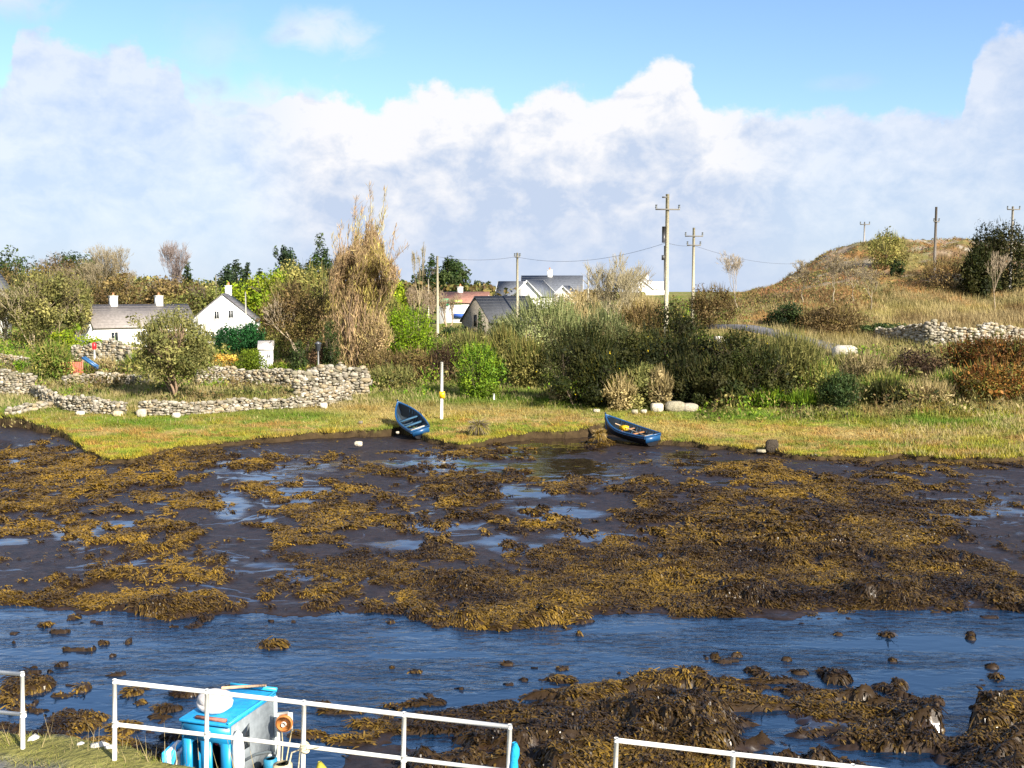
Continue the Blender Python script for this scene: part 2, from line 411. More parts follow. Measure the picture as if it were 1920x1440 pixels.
def water_mat():
    m, nt, b = newmat('river_water')
    N = nt.nodes.new; L = nt.links.new
    b.inputs['Base Color'].default_value = (.004, .017, .042, 1); b.inputs['Roughness'].default_value = .07; b.inputs['IOR'].default_value = 1.85
    b.inputs['Specular IOR Level'].default_value = .6
    tc = N('ShaderNodeTexCoord')
    def noise(sx, sy, sc, det):
        mp = N('ShaderNodeMapping'); mp.inputs['Scale'].default_value = (sx, sy, 1); mp.inputs['Rotation'].default_value = (0, 0, R(7)); L(tc.outputs['Object'], mp.inputs['Vector'])
        n = N('ShaderNodeTexNoise'); n.inputs['Scale'].default_value = sc; n.inputs['Detail'].default_value = det; n.inputs['Distortion'].default_value = .4; L(mp.outputs[0], n.inputs['Vector']); return n
    a = noise(.55, 1.1, 3.2, 5); c = noise(.16, .7, 1.0, 5)
    # ripples are stronger in wind streaks
    mr = N('ShaderNodeMapRange'); mr.inputs['From Min'].default_value = .35; mr.inputs['From Max'].default_value = .65; mr.inputs['To Min'].default_value = .05; mr.inputs['To Max'].default_value = 1.0
    L(c.outputs['Fac'], mr.inputs['Value'])
    bp = N('ShaderNodeBump'); bp.inputs['Distance'].default_value = .14; L(mr.outputs[0], bp.inputs['Strength']); L(a.outputs['Fac'], bp.inputs['Height'])
    L(bp.outputs[0], b.inputs['Normal'])
    return m
M_water = water_mat()

# ------------------------------------------------------------------ world, sun, camera
SUN_EL, SUN_AZ = R(29), R(143)      # azimuth clockwise from the view direction (+Y)
def make_world():
    w = bpy.data.worlds.new('World'); SC.world = w; w.use_nodes = True
    nt = w.node_tree; N = nt.nodes.new; L = nt.links.new
    bg = nt.nodes['Background']
    sky = N('ShaderNodeTexSky'); sky.sky_type = 'NISHITA'; sky.sun_disc = False; sky.sun_elevation = SUN_EL; sky.sun_rotation = SUN_AZ
    sky.air_density = 1.0; sky.dust_density = .3; sky.ozone_density = 1.5
    tc = N('ShaderNodeTexCoord'); sp = N('ShaderNodeSeparateXYZ'); L(tc.outputs['Generated'], sp.inputs[0])
    def M(op, a, b=None, c=None, clamp=False):
        n = N('ShaderNodeMath'); n.operation = op; n.use_clamp = clamp
        for i, q in enumerate((a, b, c)):
            if q is None: continue
            if isinstance(q, (int, float)): n.inputs[i].default_value = q
            else: L(q, n.inputs[i])
        return n.outputs[0]
    az = M('ARCTAN2', sp.outputs[0], sp.outputs[1]); el = M('ARCSINE', sp.outputs[2])
    def vec(kx, ky, kz=0):
        c = N('ShaderNodeCombineXYZ'); L(M('MULTIPLY', az, kx), c.inputs[0]); L(M('MULTIPLY', el, ky), c.inputs[1]); c.inputs[2].default_value = kz; return c.outputs[0]
    def noise(v, sc, det=6, ro=.55, dis=0):
        n = N('ShaderNodeTexNoise'); n.inputs['Scale'].default_value = sc; n.inputs['Detail'].default_value = det; n.inputs['Roughness'].default_value = ro; n.inputs['Distortion'].default_value = dis
        L(v, n.inputs['Vector']); return n.outputs['Fac']
    def smooth(x, a, b):
        n = N('ShaderNodeMapRange'); n.interpolation_type = 'SMOOTHSTEP'; n.inputs['From Min'].default_value = a; n.inputs['From Max'].default_value = b; L(x, n.inputs['Value']); return n.outputs[0]
    tops = [(0, 165), (40, 120), (62, 62), (130, 72), (195, 100), (215, 92), (260, 78), (295, 118), (320, 104), (350, 118), (372, 180), (450, 196), (515, 190), (560, 172), (600, 176), (640, 178), (675, 200), (710, 214), (740, 182), (790, 172), (825, 152),
            (855, 158), (870, 182), (890, 166), (925, 176), (960, 208), (985, 184), (1020, 172), (1070, 164), (1110, 186), (1160, 168), (1195, 140), (1225, 122), (1252, 110), (1280, 122), (1302, 165), (1330, 205), (1375, 206), (1450, 212), (1520, 214), (1560, 200),
            (1600, 214), (1660, 212), (1690, 197), (1740, 214), (1785, 214), (1800, 160), (1835, 84), (1880, 58), (1925, 90), (1980, 120)]
    pts = [(-1.0, .25), (-.8, .17), (-.62, .24)] + [(math.atan((a - 960) / F), math.atan((545 - b) / math.hypot(F, a - 960))) for a, b in tops] + [(.55, .16), (.7, .23), (.85, .15), (1.0, .2)]
    fc = N('ShaderNodeFloatCurve'); cv = fc.mapping.curves[0]
    ptsn = [((a + 1) / 2, e / .5) for a, e in pts]
    cv.points[0].location = ptsn[0]; cv.points[1].location = ptsn[-1]
    for q in ptsn[1:-1]: cv.points.new(*q)
    fc.mapping.update()
    wob = M('MULTIPLY', M('SUBTRACT', noise(vec(1, 1, 3), 26, 4), .5), .022)
    L(M('MULTIPLY', M('ADD', M('ADD', az, wob), 1), .5), fc.inputs['Value'])
    top = M('MULTIPLY', fc.outputs[0], .5)
    n_edge = M('SUBTRACT', noise(vec(1, 1.2, 7), 42, 7, .6), .5)
    h = M('ADD', M('SUBTRACT', top, el), M('MULTIPLY', n_edge, .040))
    soft = smooth(az, -.22, -.34)
    mask = smooth(M('SUBTRACT', h, M('MULTIPLY', soft, .002)), -.0025, .0105)
    # cauliflower relief inside the cloud: bright sunlit heads, bluish shaded undersides
    n_big = noise(vec(1, 1.7, 1), 8.5, 8, .62, .5); n_med = noise(vec(1, 1.3, 2), 24, 7, .6, .3)
    n_lit = noise(vec(1, 1.3, 2.03), 24, 7, .6, .3)   # the same field sampled toward the sun: relief
    relief = M('MULTIPLY', M('SUBTRACT', n_med, n_lit), 2.2)
    rim = M('MULTIPLY', smooth(h, .085, .0), M('ADD', .55, n_med))
    cen = M('MULTIPLY', smooth(az, -.26, -.16), smooth(az, .30, .16))
    b1 = M('MULTIPLY', rim, M('ADD', .35, M('MULTIPLY', cen, .6)))
    b2 = M('MULTIPLY', M('SUBTRACT', M('ADD', M('MULTIPLY', n_big, .75), M('MULTIPLY', n_med, .45)), .56), 1.5)
    left = M('MULTIPLY', M('MULTIPLY', smooth(az, .12, -.5), smooth(el, -.02, .06)), .25)
    bright = M('ADD', M('ADD', M('ADD', M('ADD', b1, b2), left), relief), .24, clamp=True)
    bright = M('MULTIPLY', bright, M('ADD', .62, M('MULTIPLY', cen, .38)))
    cc = N('ShaderNodeMix'); cc.data_type = 'RGBA'; L(bright, cc.inputs['Factor'])
    cc.inputs['A'].default_value = (.60, .705, .90, 1); cc.inputs['B'].default_value = (1.0, 1.0, 1.03, 1)
    # pale veil low over the land
    low = smooth(el, .10, .005)
    cl = N('ShaderNodeMix'); cl.data_type = 'RGBA'; L(M('MULTIPLY', low, .7), cl.inputs['Factor']); L(cc.outputs['Result'], cl.inputs['A']); cl.inputs['B'].default_value = (.60, .715, .92, 1)
    # wisps above the bank
    w1 = M('MULTIPLY', smooth(noise(vec(1, 1.6, 11), 16, 6, .6), .5, .75), .0)
    def puff(px, py, rx, ry, a):
        azc = math.atan((px - 960) / F); elc = math.atan((545 - py) / math.hypot(F, px - 960))
        dx = M('MULTIPLY', M('SUBTRACT', az, azc), F / rx); dy = M('MULTIPLY', M('SUBTRACT', el, elc), F / ry)
        d = M('SQRT', M('ADD', M('MULTIPLY', dx, dx), M('MULTIPLY', dy, dy)))
        return M('MULTIPLY', smooth(M('ADD', d, M('MULTIPLY', M('SUBTRACT', n_med, .5), 2.2)), 1.2, .1), a)
    wisps = M('MAXIMUM', M('MAXIMUM', puff(605, 75, 110, 42, .62), puff(20, 5, 110, 40, .75)), M('MAXIMUM', puff(410, 95, 90, 60, .3), puff(1560, 165, 60, 16, .25)))
    lv = puff(440, 210, 190, 60, .8)
    allm = M('MAXIMUM', M('MAXIMUM', M('MULTIPLY', mask, M('ADD', .86, M('MULTIPLY', cen, .14))), wisps), lv)
    # clear-sky colour: Nishita, a little more saturated
    gm = N('ShaderNodeVectorMath'); gm.operation = 'MULTIPLY'; L(sky.outputs[0], gm.inputs[0]); gm.inputs[1].default_value = SKYMUL
    clouds_up = M('MULTIPLY', allm, smooth(el, -.05, 0))
    fm = N('ShaderNodeMix'); fm.data_type = 'RGBA'; L(clouds_up, fm.inputs['Factor']); L(gm.outputs[0], fm.inputs['A'])
    sc = N('ShaderNodeVectorMath'); sc.operation = 'SCALE'; L(cl.outputs['Result'], sc.inputs[0]); sc.inputs['Scale'].default_value = CLOUDK
    L(sc.outputs[0], fm.inputs['B'])
    L(fm.outputs['Result'], bg.inputs['Color']); bg.inputs['Strength'].default_value = .1
SKYMUL = (.64, .72, .86); CLOUDK = 4.12
make_world()

sd = bpy.data.lights.new('sun', 'SUN'); sd.energy = 5.0; sd.angle = R(.6); sd.color = (1, .92, .8)
so = bpy.data.objects.new('sun', sd); COL.objects.link(so)
dirv = Vector((math.sin(SUN_AZ) * math.cos(SUN_EL), math.cos(SUN_AZ) * math.cos(SUN_EL), math.sin(SUN_EL)))
so.rotation_euler = dirv.to_track_quat('Z', 'Y').to_euler(); so.location = (30, -30, 40)

cd = bpy.data.cameras.new('camera'); cam = bpy.data.objects.new('camera', cd); COL.objects.link(cam)
cam.location = (0, 0, CH); cam.rotation_euler = (R(90) - PITCH, 0, 0)
cd.sensor_width = 36; cd.lens = 36 * F / 1920; cd.clip_end = 9000; cd.clip_start = .1
SC.camera = cam
SC.view_settings.view_transform = 'Standard'; SC.view_settings.look = 'None'; SC.view_settings.gamma = 1; SC.view_settings.exposure = 1.25
SC.cycles.max_bounces = 4; SC.cycles.transparent_max_bounces = 8

# ------------------------------------------------------------------ ground, mud, river
def palette_ground(x, y):
    """own colour of the ground cover"""
    px, py = proj(x, y, gh(x, y))
    n1 = fbm(x * .25, y * .25, 71); n2 = fbm(x * .9, y * .9, 72); n3 = fbm(x * .08, y * .12, 73)
    def mix(a, b, f): return a * (1 - f)[:, None] + np.array(b) * f[:, None]
    c = np.tile(np.array([.21, .185, .07]), (len(x), 1))
    c = mix(c, (.13, .16, .035), sstep(.45, .65, n1))
    # salt marsh turf by the shore
    sh = sstep(73, 68, y)
    marsh = mix(np.tile(np.array([.29, .285, .045]), (len(x), 1)), (.34, .26, .115), sstep(.46, .66, n1))
    marsh = mix(marsh, (.19, .22, .035), sstep(.5, .68, n2))
    c = c * (1 - sh)[:, None] + marsh * sh[:, None]
    brn = sstep(.54, .66, fbm(x * .5, y * 1.1, 76, 4))[:, None] * sh[:, None] * .4; c = c * (1 - brn) + np.array([.20, .14, .065]) * brn
    c = c * (1 - (sh * sstep(.56, .66, fbm(x * .8, y * 1.6, 79, 3)) * .7)[:, None]) + np.array([.12, .20, .028]) * (sh * sstep(.56, .66, fbm(x * .8, y * 1.6, 79, 3)) * .7)[:, None]
    c = c * (1 - (sh * sstep(.56, .66, fbm(x * .7 + 30, y * 1.4, 80, 3)) * .7)[:, None]) + np.array([.36, .21, .09]) * (sh * sstep(.56, .66, fbm(x * .7 + 30, y * 1.4, 80, 3)) * .7)[:, None]
    fr = sstep(2.2, .2, y - np.interp(x / y, ET, EY)) * sstep(.75, .35, n2)
    c = mix(c, (.33, .28, .04), fr * .8)
    # tan heel around the boats, green strip under the scrub
    tan = np.exp(-(((px - 700) / 120) ** 2 + ((py - 775) / 18) ** 2)) + .8 * np.exp(-(((px - 1250) / 120) ** 2 + ((py - 800) / 14) ** 2)) + .7 * np.exp(-(((px - 960) / 120) ** 2 + ((py - 772) / 12) ** 2)) + .9 * np.exp(-(((px - 1620) / 250) ** 2 + ((py - 815) / 12) ** 2))
    c = mix(c, (.40, .29, .13), np.clip(tan, 0, 1) * sstep(.25, .6, n2 + .15))
    grn = np.exp(-(((px - 900) / 200) ** 2 + ((py - 744) / 12) ** 2)) + np.exp(-(((px - 560) / 120) ** 2 + ((py - 780) / 9) ** 2)) + np.exp(-(((px - 260) / 110) ** 2 + ((py - 792) / 10) ** 2)) + np.exp(-(((px - 1400) / 170) ** 2 + ((py - 778) / 12) ** 2)) + np.exp(-(((px - 1740) / 160) ** 2 + ((py - 790) / 10) ** 2)) + .8 * np.exp(-(((px - 1130) / 120) ** 2 + ((py - 756) / 12) ** 2)) + np.exp(-(((px - 30) / 60) ** 2 + ((py - 760) / 14) ** 2))
    c = mix(c, (.11, .185, .025), np.clip(grn, 0, 1) * sstep(.2, .5, n2 + .1))
    # bracken hill on the right
    hl = sstep(.16, .24, x / y) * sstep(92, 104, y)
    hc = mix(np.tile(np.array([.31, .165, .068]), (len(x), 1)), (.17, .145, .06), sstep(.38, .56, n1))
    hc = mix(hc, (.12, .12, .04), sstep(.55, .72, n2) * .8)
    fld = sstep(.28, .34, x / y) * sstep(118, 110, y)
    hc = mix(hc, (.36, .30, .12), fld * .9)
    rock = sstep(.44, .54, fbm(x * .3, y * .5, 75, 5)) * sstep(138, 144, y) * sstep(.355, .375, x / y)
    rk3 = sstep(.56, .64, fbm(x * .16 + 9, y * .3, 77, 4)) * sstep(118, 126, y) * .8; hc = mix(hc, (.30, .25, .22), rk3); hc = mix(hc, (.15, .09, .05), sstep(.55, .66, fbm(x * .2, y * .2, 78, 4)) * .8); hc = mix(hc, (.36, .31, .28), rock)
    rk2 = sstep(.42, .52, n2) * np.exp(-(((px - 1535) / 34) ** 2 + ((py - 474) / 18) ** 2)) * 1.7
    hc = mix(hc, (.10, .09, .10), np.clip(rk2, 0, 1))
    c = c * (1 - hl)[:, None] + hc * hl[:, None]
    c = c * np.array([.96, .97, .84])
    far = sstep(0.16, .05, x / y) * sstep(180, 260, y)
    c = mix(c, (.14, .16, .05), far)
    return c

def grid_mesh(name, xs, ys, zf, mat, **props):
    X, Y = xs, ys
    nr, nc = X.shape
    x = X.ravel(); y = Y.ravel()
    z, col = zf(x, y)
    mb = MB()
    V = np.stack([x, y, z], 1)
    i = np.arange(nr * nc).reshape(nr, nc)
    q = np.stack([i[:-1, :-1], i[:-1, 1:], i[1:, 1:], i[1:, :-1]], -1).reshape(-1)
    mb.v.append(V); mb.l.append(q); mb.c.append(np.full((nr - 1) * (nc - 1), 4)); mb.col.append(col); mb.n = len(V)
    return mb.build(name, mat, smooth=True, **props)

yr = np.concatenate([np.arange(50, 72, .16), np.arange(72, 90, .3), np.arange(90, 180, .8), np.geomspace(181, 4000, 40)])
tt = np.concatenate([np.linspace(-1.6, -.56, 60), np.linspace(-.555, .555, 520), np.linspace(.56, 1.6, 60)])
GX = yr[:, None] * tt[None]; GY = np.repeat(yr[:, None], len(tt), 1)
def zground(x, y):
    e = edge_y(x, y); m = sstep(-.25, .35, y - e)
    zg = gh(x, y); zb = seabed(x, y)[0]
    z = np.where(y < 75, (zb - .3) * (1 - m) + np.maximum(zg, zb + .22) * m, zg)
    c = palette_ground(x, y)
    pe = (1 - sstep(.25, .8, y - e)) * (y < 75)
    c = c * (1 - pe)[:, None] + np.array([.045, .03, .015]) * pe[:, None]
    return z, c
ground = grid_mesh('ground', GX, GY, zground, M_soil, kind='structure')

yr = np.concatenate([np.arange(14, 32, .09), np.arange(32, 78, .14)])
tt = np.concatenate([np.linspace(-1.3, -.54, 50), np.linspace(-.535, .535, 640), np.linspace(.54, 1.3, 50)])
MX = yr[:, None] * tt[None]; MY = np.repeat(yr[:, None], len(tt), 1)
PUD = [(1000, 1028, 60, 9, 1), (935, 1012, 30, 8, .9), (750, 1022, 60, 8, .8), (800, 990, 50, 8, .8), (1050, 965, 70, 12, .9), (1000, 960, 40, 10, .7), (1110, 1005, 60, 8, .8), (420, 950, 40, 25, .9), (140, 1000, 40, 20, .9), (230, 985, 60, 10, .8),
       (1020, 840, 90, 18, .9), (1060, 880, 130, 25, .8), (960, 925, 80, 12, .8), (500, 880, 160, 22, .55), (560, 930, 100, 15, .5), (820, 870, 120, 15, .6), (30, 870, 100, 8, .8), (10, 1015, 40, 6, 1), (1240, 1040, 40, 6, .7), (560, 1085, 80, 12, .6),
       (1850, 1080, 60, 10, .5), (1860, 960, 90, 40, .35), (1300, 870, 120, 25, .45), (420, 1060, 80, 40, .3), (870, 1400, 100, 15, .8), (1480, 1350, 90, 12, .8), (1540, 1390, 40, 8, .9), (1750, 1385, 120, 12, .8), (850, 1410, 60, 8, .9), (1660, 1430, 80, 10, .7), (1700, 1000, 120, 30, .3)]
def zmud(x, y):
    z, zl, w = seabed(x, y)
    px, py = proj(x, y, z)
    g = np.zeros_like(x)
    for a, b, rx, ry, k in PUD:
        g = np.maximum(g, k * np.exp(-(((px - a) / rx) ** 2 + ((py - b) / ry) ** 2)))
    wet = .30 + .52 * g - .3 * w
    return zl, np.stack([w, wet, 0 * w], 1)
mud = grid_mesh('mud_flat', MX, MY, zmud, M_mud, kind='structure')

mb = MB(); mb.add([(-160, 12, 0), (160, 12, 0), (160, 80, 0), (-160, 80, 0)], [(0, 1, 2, 3)], (.1, .1, .1))
river = mb.build('river', M_water, kind='structure')

# ------------------------------------------------------------------ seaweed
BZ0, BZL, BWD = [q.reshape(MX.shape) for q in seabed(MX.ravel(), MY.ravel())]
def bed_at(A, x, y):
    i = np.clip(np.interp(y, yr, np.arange(len(yr))), 0, len(yr) - 1.001); j = np.clip(np.interp(x / y, tt, np.arange(len(tt))), 0, len(tt) - 1.001)
    i0 = i.astype(int); j0 = j.astype(int); u = i - i0; v = j - j0
    return (A[i0, j0] * (1 - v) + A[i0, j0 + 1] * v) * (1 - u) + (A[i0 + 1, j0] * (1 - v) + A[i0 + 1, j0 + 1] * v) * u
def seaweed():
    n = 1300000
    y = np.sqrt(rng.uniform(16.5 ** 2, 67 ** 2, n)); x = y * rng.uniform(-.52, .52, n)
    keep = rng.random(n) < np.clip(1.0 - (y - 20) / 120, .4, 1)
    x = x[keep]; y = y[keep]
    zl = bed_at(BZL, x, y); w = bed_at(BWD, x, y)
    k = rng.random(len(x)) < w * np.where(zl > -.12, 1, 0)
    x = x[k]; y = y[k]; zl = zl[k]
    n = len(x); e = .12
    gx = (bed_at(BZL, x + e, y) - zl) / e; gy = (bed_at(BZL, x, y + e) - zl) / e
    a = fbm(x * .45, y * .45, 84, 3) * 14 + rng.normal(0, .8, n)
    ca = .55 * fbm(x * .7, y * .7, 81) + .45
    d = np.stack([np.cos(a) - gx * 1.6, np.sin(a) - gy * 1.6 - .25, np.zeros(n)], 1); d /= np.linalg.norm(d, axis=1, keepdims=True)
    Ln = rng.uniform(.07, .2, n) * (1 + .35 * (y > 40)); wd = rng.uniform(.010, .026, n) * (1 + .5 * (y > 38))
    lng = rng.random(n) < .14; Ln = np.where(lng, Ln * 2.1, Ln); wd = np.where(lng, wd * .75, wd)
    sl = d[:, 0] * gx + d[:, 1] * gy
    Ln = Ln / np.sqrt(1 + sl * sl)
    side = np.stack([-d[:, 1], d[:, 0], rng.uniform(-.6, .6, n)], 1)
    base = np.stack([x, y, zl + .015], 1)
    lift = rng.uniform(.0, .10, n) * np.clip(.4 + zl * 3, .4, 1)
    mid = base + d * (Ln * .5)[:, None]; mid[:, 2] = zl + sl * Ln * .5 + .02 + lift * .6
    tip = base + d * Ln[:, None]; tip[:, 2] = zl + sl * Ln + lift * rng.uniform(-.1, .8, n) + .01
    px, py = proj(x, y, zl)
    # own colours: golden on the young tips, brown olive on old wrack
    gold = np.clip(fbm(x * .6, y * .6, 82) * 1.5 - .31 + .5 * (fbm(x * 2.5, y * 2.5, 83) - .5) + .35 * np.exp(-(((px - 1485) / 150) ** 2 + ((py - 905) / 30) ** 2)) + .18 * sstep(1000, 300, px) * sstep(1100, 950, py) - .08 * sstep(1200, 1300, py) - .08 * sstep(1350, 1600, px), 0, 1)
    gold = np.clip(gold + rng.normal(0, .16, n), 0, 1)
    pal = np.array([[.018, .010, .004], [.063, .036, .008], [.135, .081, .012], [.25, .148, .015]])
    f = gold * 3; i = np.clip(f.astype(int), 0, 2); u = (f - i)[:, None]
    c = pal[i] * (1 - u) + pal[i + 1] * u
    mb = MB()
    s0 = side * wd[:, None]
    q1 = np.stack([base - s0 * .4, base + s0 * .4, mid + s0, mid - s0], 1)
    q2 = np.stack([mid - s0, mid + s0, tip + s0 * .7, tip - s0 * .7], 1)
    mb.polys(q1, c * .8); mb.polys(q2, c)
    return mb.build('seaweed', M_weed, kind='stuff')
seaweed()

# ------------------------------------------------------------------ grass
def blades(mb, x, y, z, h, w, c, lean=.35):
    n = len(x)
    a = rng.uniform(0, math.pi, n)
    s = np.stack([np.cos(a), np.sin(a), 0 * a], 1) * w[:, None] * .5
    b = np.stack([x, y, z - .02], 1)
    t = b + np.stack([rng.normal(0, lean, n) * h - .12 * h, rng.normal(0, lean, n) * h, h], 1)
    mb.polys(np.stack([b - s, b + s, t], 1), c)

def grass():
    mb = MB()
    # shore turf
    n = 230000
    y = rng.uniform(54, 80, n); x = y * rng.uniform(-.53, .53, n)
    e = edge_y(x, y); k = (y - e) > .12; x = x[k]; y = y[k]; e = e[k]
    z = np.maximum(gh(x, y), seabed(x, y)[0] + .22)
    c = palette_ground(x, y); c = c * rng.uniform(.7, 1.35, (len(x), 1)) * np.array([1, 1, .9])
    h = rng.uniform(.06, .17, len(x)) * (.7 + 1.2 * fbm(x * .5, y * .5, 91)); w = rng.uniform(.03, .07, len(x))
    tus = fbm(x * 1.1, y * 1.1, 97, 3) > .6; h = np.where(tus, h * 1.8, h) * .75; c = np.where(tus[:, None], c * [1.05, .95, .9], c)
    rim = (y - e) < .7; h = np.where(rim, h * 1.4, h)
    blades(mb, x, y, z, h, w, c, .5)
    # rank grass on banks and field
    n = 230000
    y = rng.uniform(55, 124, n); x = y * rng.uniform(-.5, .53, n)
    px, py = proj(x, y, gh(x, y))
    dens = .12 + 0 * x
    dens = np.maximum(dens, sstep(1430, 1560, px) * sstep(65.5, 68, y) * sstep(124, 118, y))
    dens = np.maximum(dens, .7 * sstep(880, 960, px) * sstep(1500, 1400, px) * sstep(74, 78, y) * sstep(95, 90, y))
    dens = np.maximum(dens, .6 * (px > 640) * (px < 900) * sstep(72, 76, y) * (y < 92))
    dens = np.maximum(dens, .9 * (px < 690) * (y < 92) * (y > 73))
    dens = np.maximum(dens, .55 * sstep(1300, 1400, px) * (y > 95))

    dens = np.where(y < 65.5, 0, dens); dens = np.maximum(dens, .9 * sstep(1600, 1760, px) * (y < 67) * (y - edge_y(x, y) > .2))
    k = rng.random(n) < dens * sstep(.2, .55, fbm(x * .3, y * .3, 95) + .12); x = x[k]; y = y[k]; px = px[k]
    z = gh(x, y); z = np.where(y < 68, np.maximum(z, seabed(x, y)[0] + .2), z); c = palette_ground(x, y)
    strw = sstep(.4, .6, fbm(x * .4, y * .4, 93) + rng.normal(0, .08, len(x)) + .03 * (px > 1450) + .12 * (px < 690))[:, None]
    c = c * (1 - strw * .75) + np.array([.40, .32, .16]) * strw * .75
    c = c * rng.uniform(.65, 1.3, (len(x), 1))
    h = rng.uniform(.25, .7, len(x)) * np.where(px > 1450, 1.3, .7) * np.where(y < 67, .45, np.where(y < 72, .65, 1)); w = rng.uniform(.04, .09, len(x))
    blades(mb, x, y, z, h, w, c, .28)
    return mb.build('grass', M_grassb, kind='stuff')
grass()

# ------------------------------------------------------------------ plants
PAL = {
 'gorse': [(.030, .045, .010), (.050, .065, .014), (.085, .090, .018), (.11, .10, .03)],
 'gorsef': [(.030, .045, .010), (.050, .065, .014), (.085, .090, .018), (.16, .14, .02), (.045, .06, .012)],
 'olive': [(.13, .13, .045), (.19, .175, .06), (.09, .10, .03), (.24, .21, .08)],
 'oliveg': [(.12, .14, .06), (.18, .19, .085), (.08, .10, .035), (.22, .22, .11)],
 'yolive': [(.24, .21, .07), (.31, .26, .09), (.15, .15, .04), (.10, .12, .03)],
 'bright': [(.20, .26, .014), (.29, .33, .018), (.11, .17, .012)],
 'conifb': [(.16, .26, .010), (.24, .34, .014), (.09, .17, .010)],
 'shrubg': [(.10, .19, .014), (.16, .25, .018), (.05, .10, .010), (.20, .26, .02)],
 'dark': [(.022, .045, .014), (.04, .065, .018), (.06, .08, .025)],
 'pine': [(.020, .042, .022), (.035, .062, .03), (.05, .07, .035)],
 'cyp': [(.018, .085, .025), (.03, .12, .035), (.012, .05, .018)],
 'topi': [(.10, .145, .010), (.15, .19, .014), (.06, .09, .008)],
 'brown': [(.13, .085, .04), (.19, .13, .06), (.08, .05, .025), (.16, .12, .04)],
 'dbrown': [(.06, .035, .022), (.10, .06, .035), (.04, .025, .02)],
 'rust': [(.20, .075, .022), (.27, .12, .03), (.11, .085, .022), (.13, .05, .02), (.10, .11, .02)],
 'orange': [(.48, .27, .05), (.52, .38, .08), (.38, .20, .05)],
 'tan': [(.30, .23, .12), (.36, .28, .16), (.22, .17, .08)],
 'greentan': [(.30, .25, .08), (.10, .15, .02), (.22, .21, .06), (.06, .10, .015)],
 'willow': [(.44, .32, .19), (.38, .26, .15), (.45, .35, .16), (.30, .21, .13)],
}

for _k in PAL:
    _f = .42 if _k in ('gorse', 'gorsef') else .95 if _k in ('gorse', 'gorsef', 'dark', 'pine', 'cyp', 'dbrown') else 1.05 if _k in ('yolive', 'bright', 'conifb') else 1.1
    PAL[_k] = [tuple(min(q * _f * w, .72) for q, w in zip(c, (1.0, 1.02, .88))) for c in PAL[_k]]

def leaves(mb, C, nrm, size, c, asp=.55):
    n = len(C)
    nrm = nrm / (np.linalg.norm(nrm, axis=1, keepdims=True) + 1e-9)
    r = rng.normal(0, 1, (n, 3)); u = np.cross(nrm, r); u /= np.linalg.norm(u, axis=1, keepdims=True) + 1e-9
    v = np.cross(nrm, u)
    s = size * rng.uniform(.6, 1.4, n)
    u = u * s[:, None]; v = v * (s * asp)[:, None]
    mb.polys(np.stack([C - u, C + v, C + u, C - v], 1), c)

def crown(mb, cen, rad, n, size, pal, K=18, fill=.3, squash=.5, updir=0., top=1.0):
    """leaf clumps spread through a lumpy ellipsoid; gaps stay between the clumps"""
    cen = np.asarray(cen, float); rad = np.asarray(rad, float)
    d = rng.normal(0, 1, (K, 3)); d /= np.linalg.norm(d, axis=1, keepdims=True)
    rr = rng.uniform(.45, .95, (K, 1)) * (1 + .18 * rng.normal(0, 1, (K, 1)))
    cc = d * rr
    cs = rng.uniform(.18, .36, K)
    wts = cs ** 2; wts /= wts.sum()
    idx = rng.choice(K, n, p=wts)
    o = rng.normal(0, 1, (n, 3)); o /= np.linalg.norm(o, axis=1, keepdims=True); o *= (rng.random((n, 1)) ** .5)
    p = cc[idx] + o * cs[idx][:, None]
    m = rng.random(n) < fill
    q = rng.normal(0, 1, (n, 3)); q /= np.linalg.norm(q, axis=1, keepdims=True); q *= rng.random((n, 1)) ** .4 * .88
    p = np.where(m[:, None], q, p)
    p[:, 2] = np.maximum(p[:, 2], -.98)
    size = size * np.where(rng.random(n) < .25, 1.5, .9); nrm = o * .9 + p * .4 + rng.normal(0, .6, (n, 3)) + np.array([0, 0, .25])
    pal = np.array(pal)
    ct = rng.integers(0, len(pal), K)
    base = pal[ct[idx]]; alt = pal[rng.integers(0, len(pal), n)]
    c = base * .7 + alt * .3
    c = c * rng.uniform(.75, 1.3, (n, 1)) * rng.uniform(.55, 1.45, (K, 1))[idx]
    leaves(mb, cen + p * rad, nrm, size, c)

def shoots(mb, cen, rad, n, size, pal, L, up=1.0):
    """upright wispy shoots that break the outline"""
    cen = np.asarray(cen); rad = np.asarray(rad)
    d = rng.normal(0, 1, (n, 3)); d[:, 2] = np.abs(d[:, 2]) * .9 + .1; d /= np.linalg.norm(d, axis=1, keepdims=True)
    b = cen + d * rad * rng.uniform(.6, .95, (n, 1))
    dr = d * .5 + np.array([-.1, 0, up]) + rng.normal(0, .2, (n, 3)); dr /= np.linalg.norm(dr, axis=1, keepdims=True)
    ln = L * rng.uniform(.5, 1.2, n)
    s = np.cross(dr, rng.normal(0, 1, (n, 3))); s /= np.linalg.norm(s, axis=1, keepdims=True); s *= size
    pal = np.array(pal); c = pal[rng.integers(0, len(pal), n)] * rng.uniform(.7, 1.3, (n, 1))
    t = b + dr * ln[:, None]
    mb.polys(np.stack([b - s, b + s, t + s * .2, t - s * .2], 1), c)

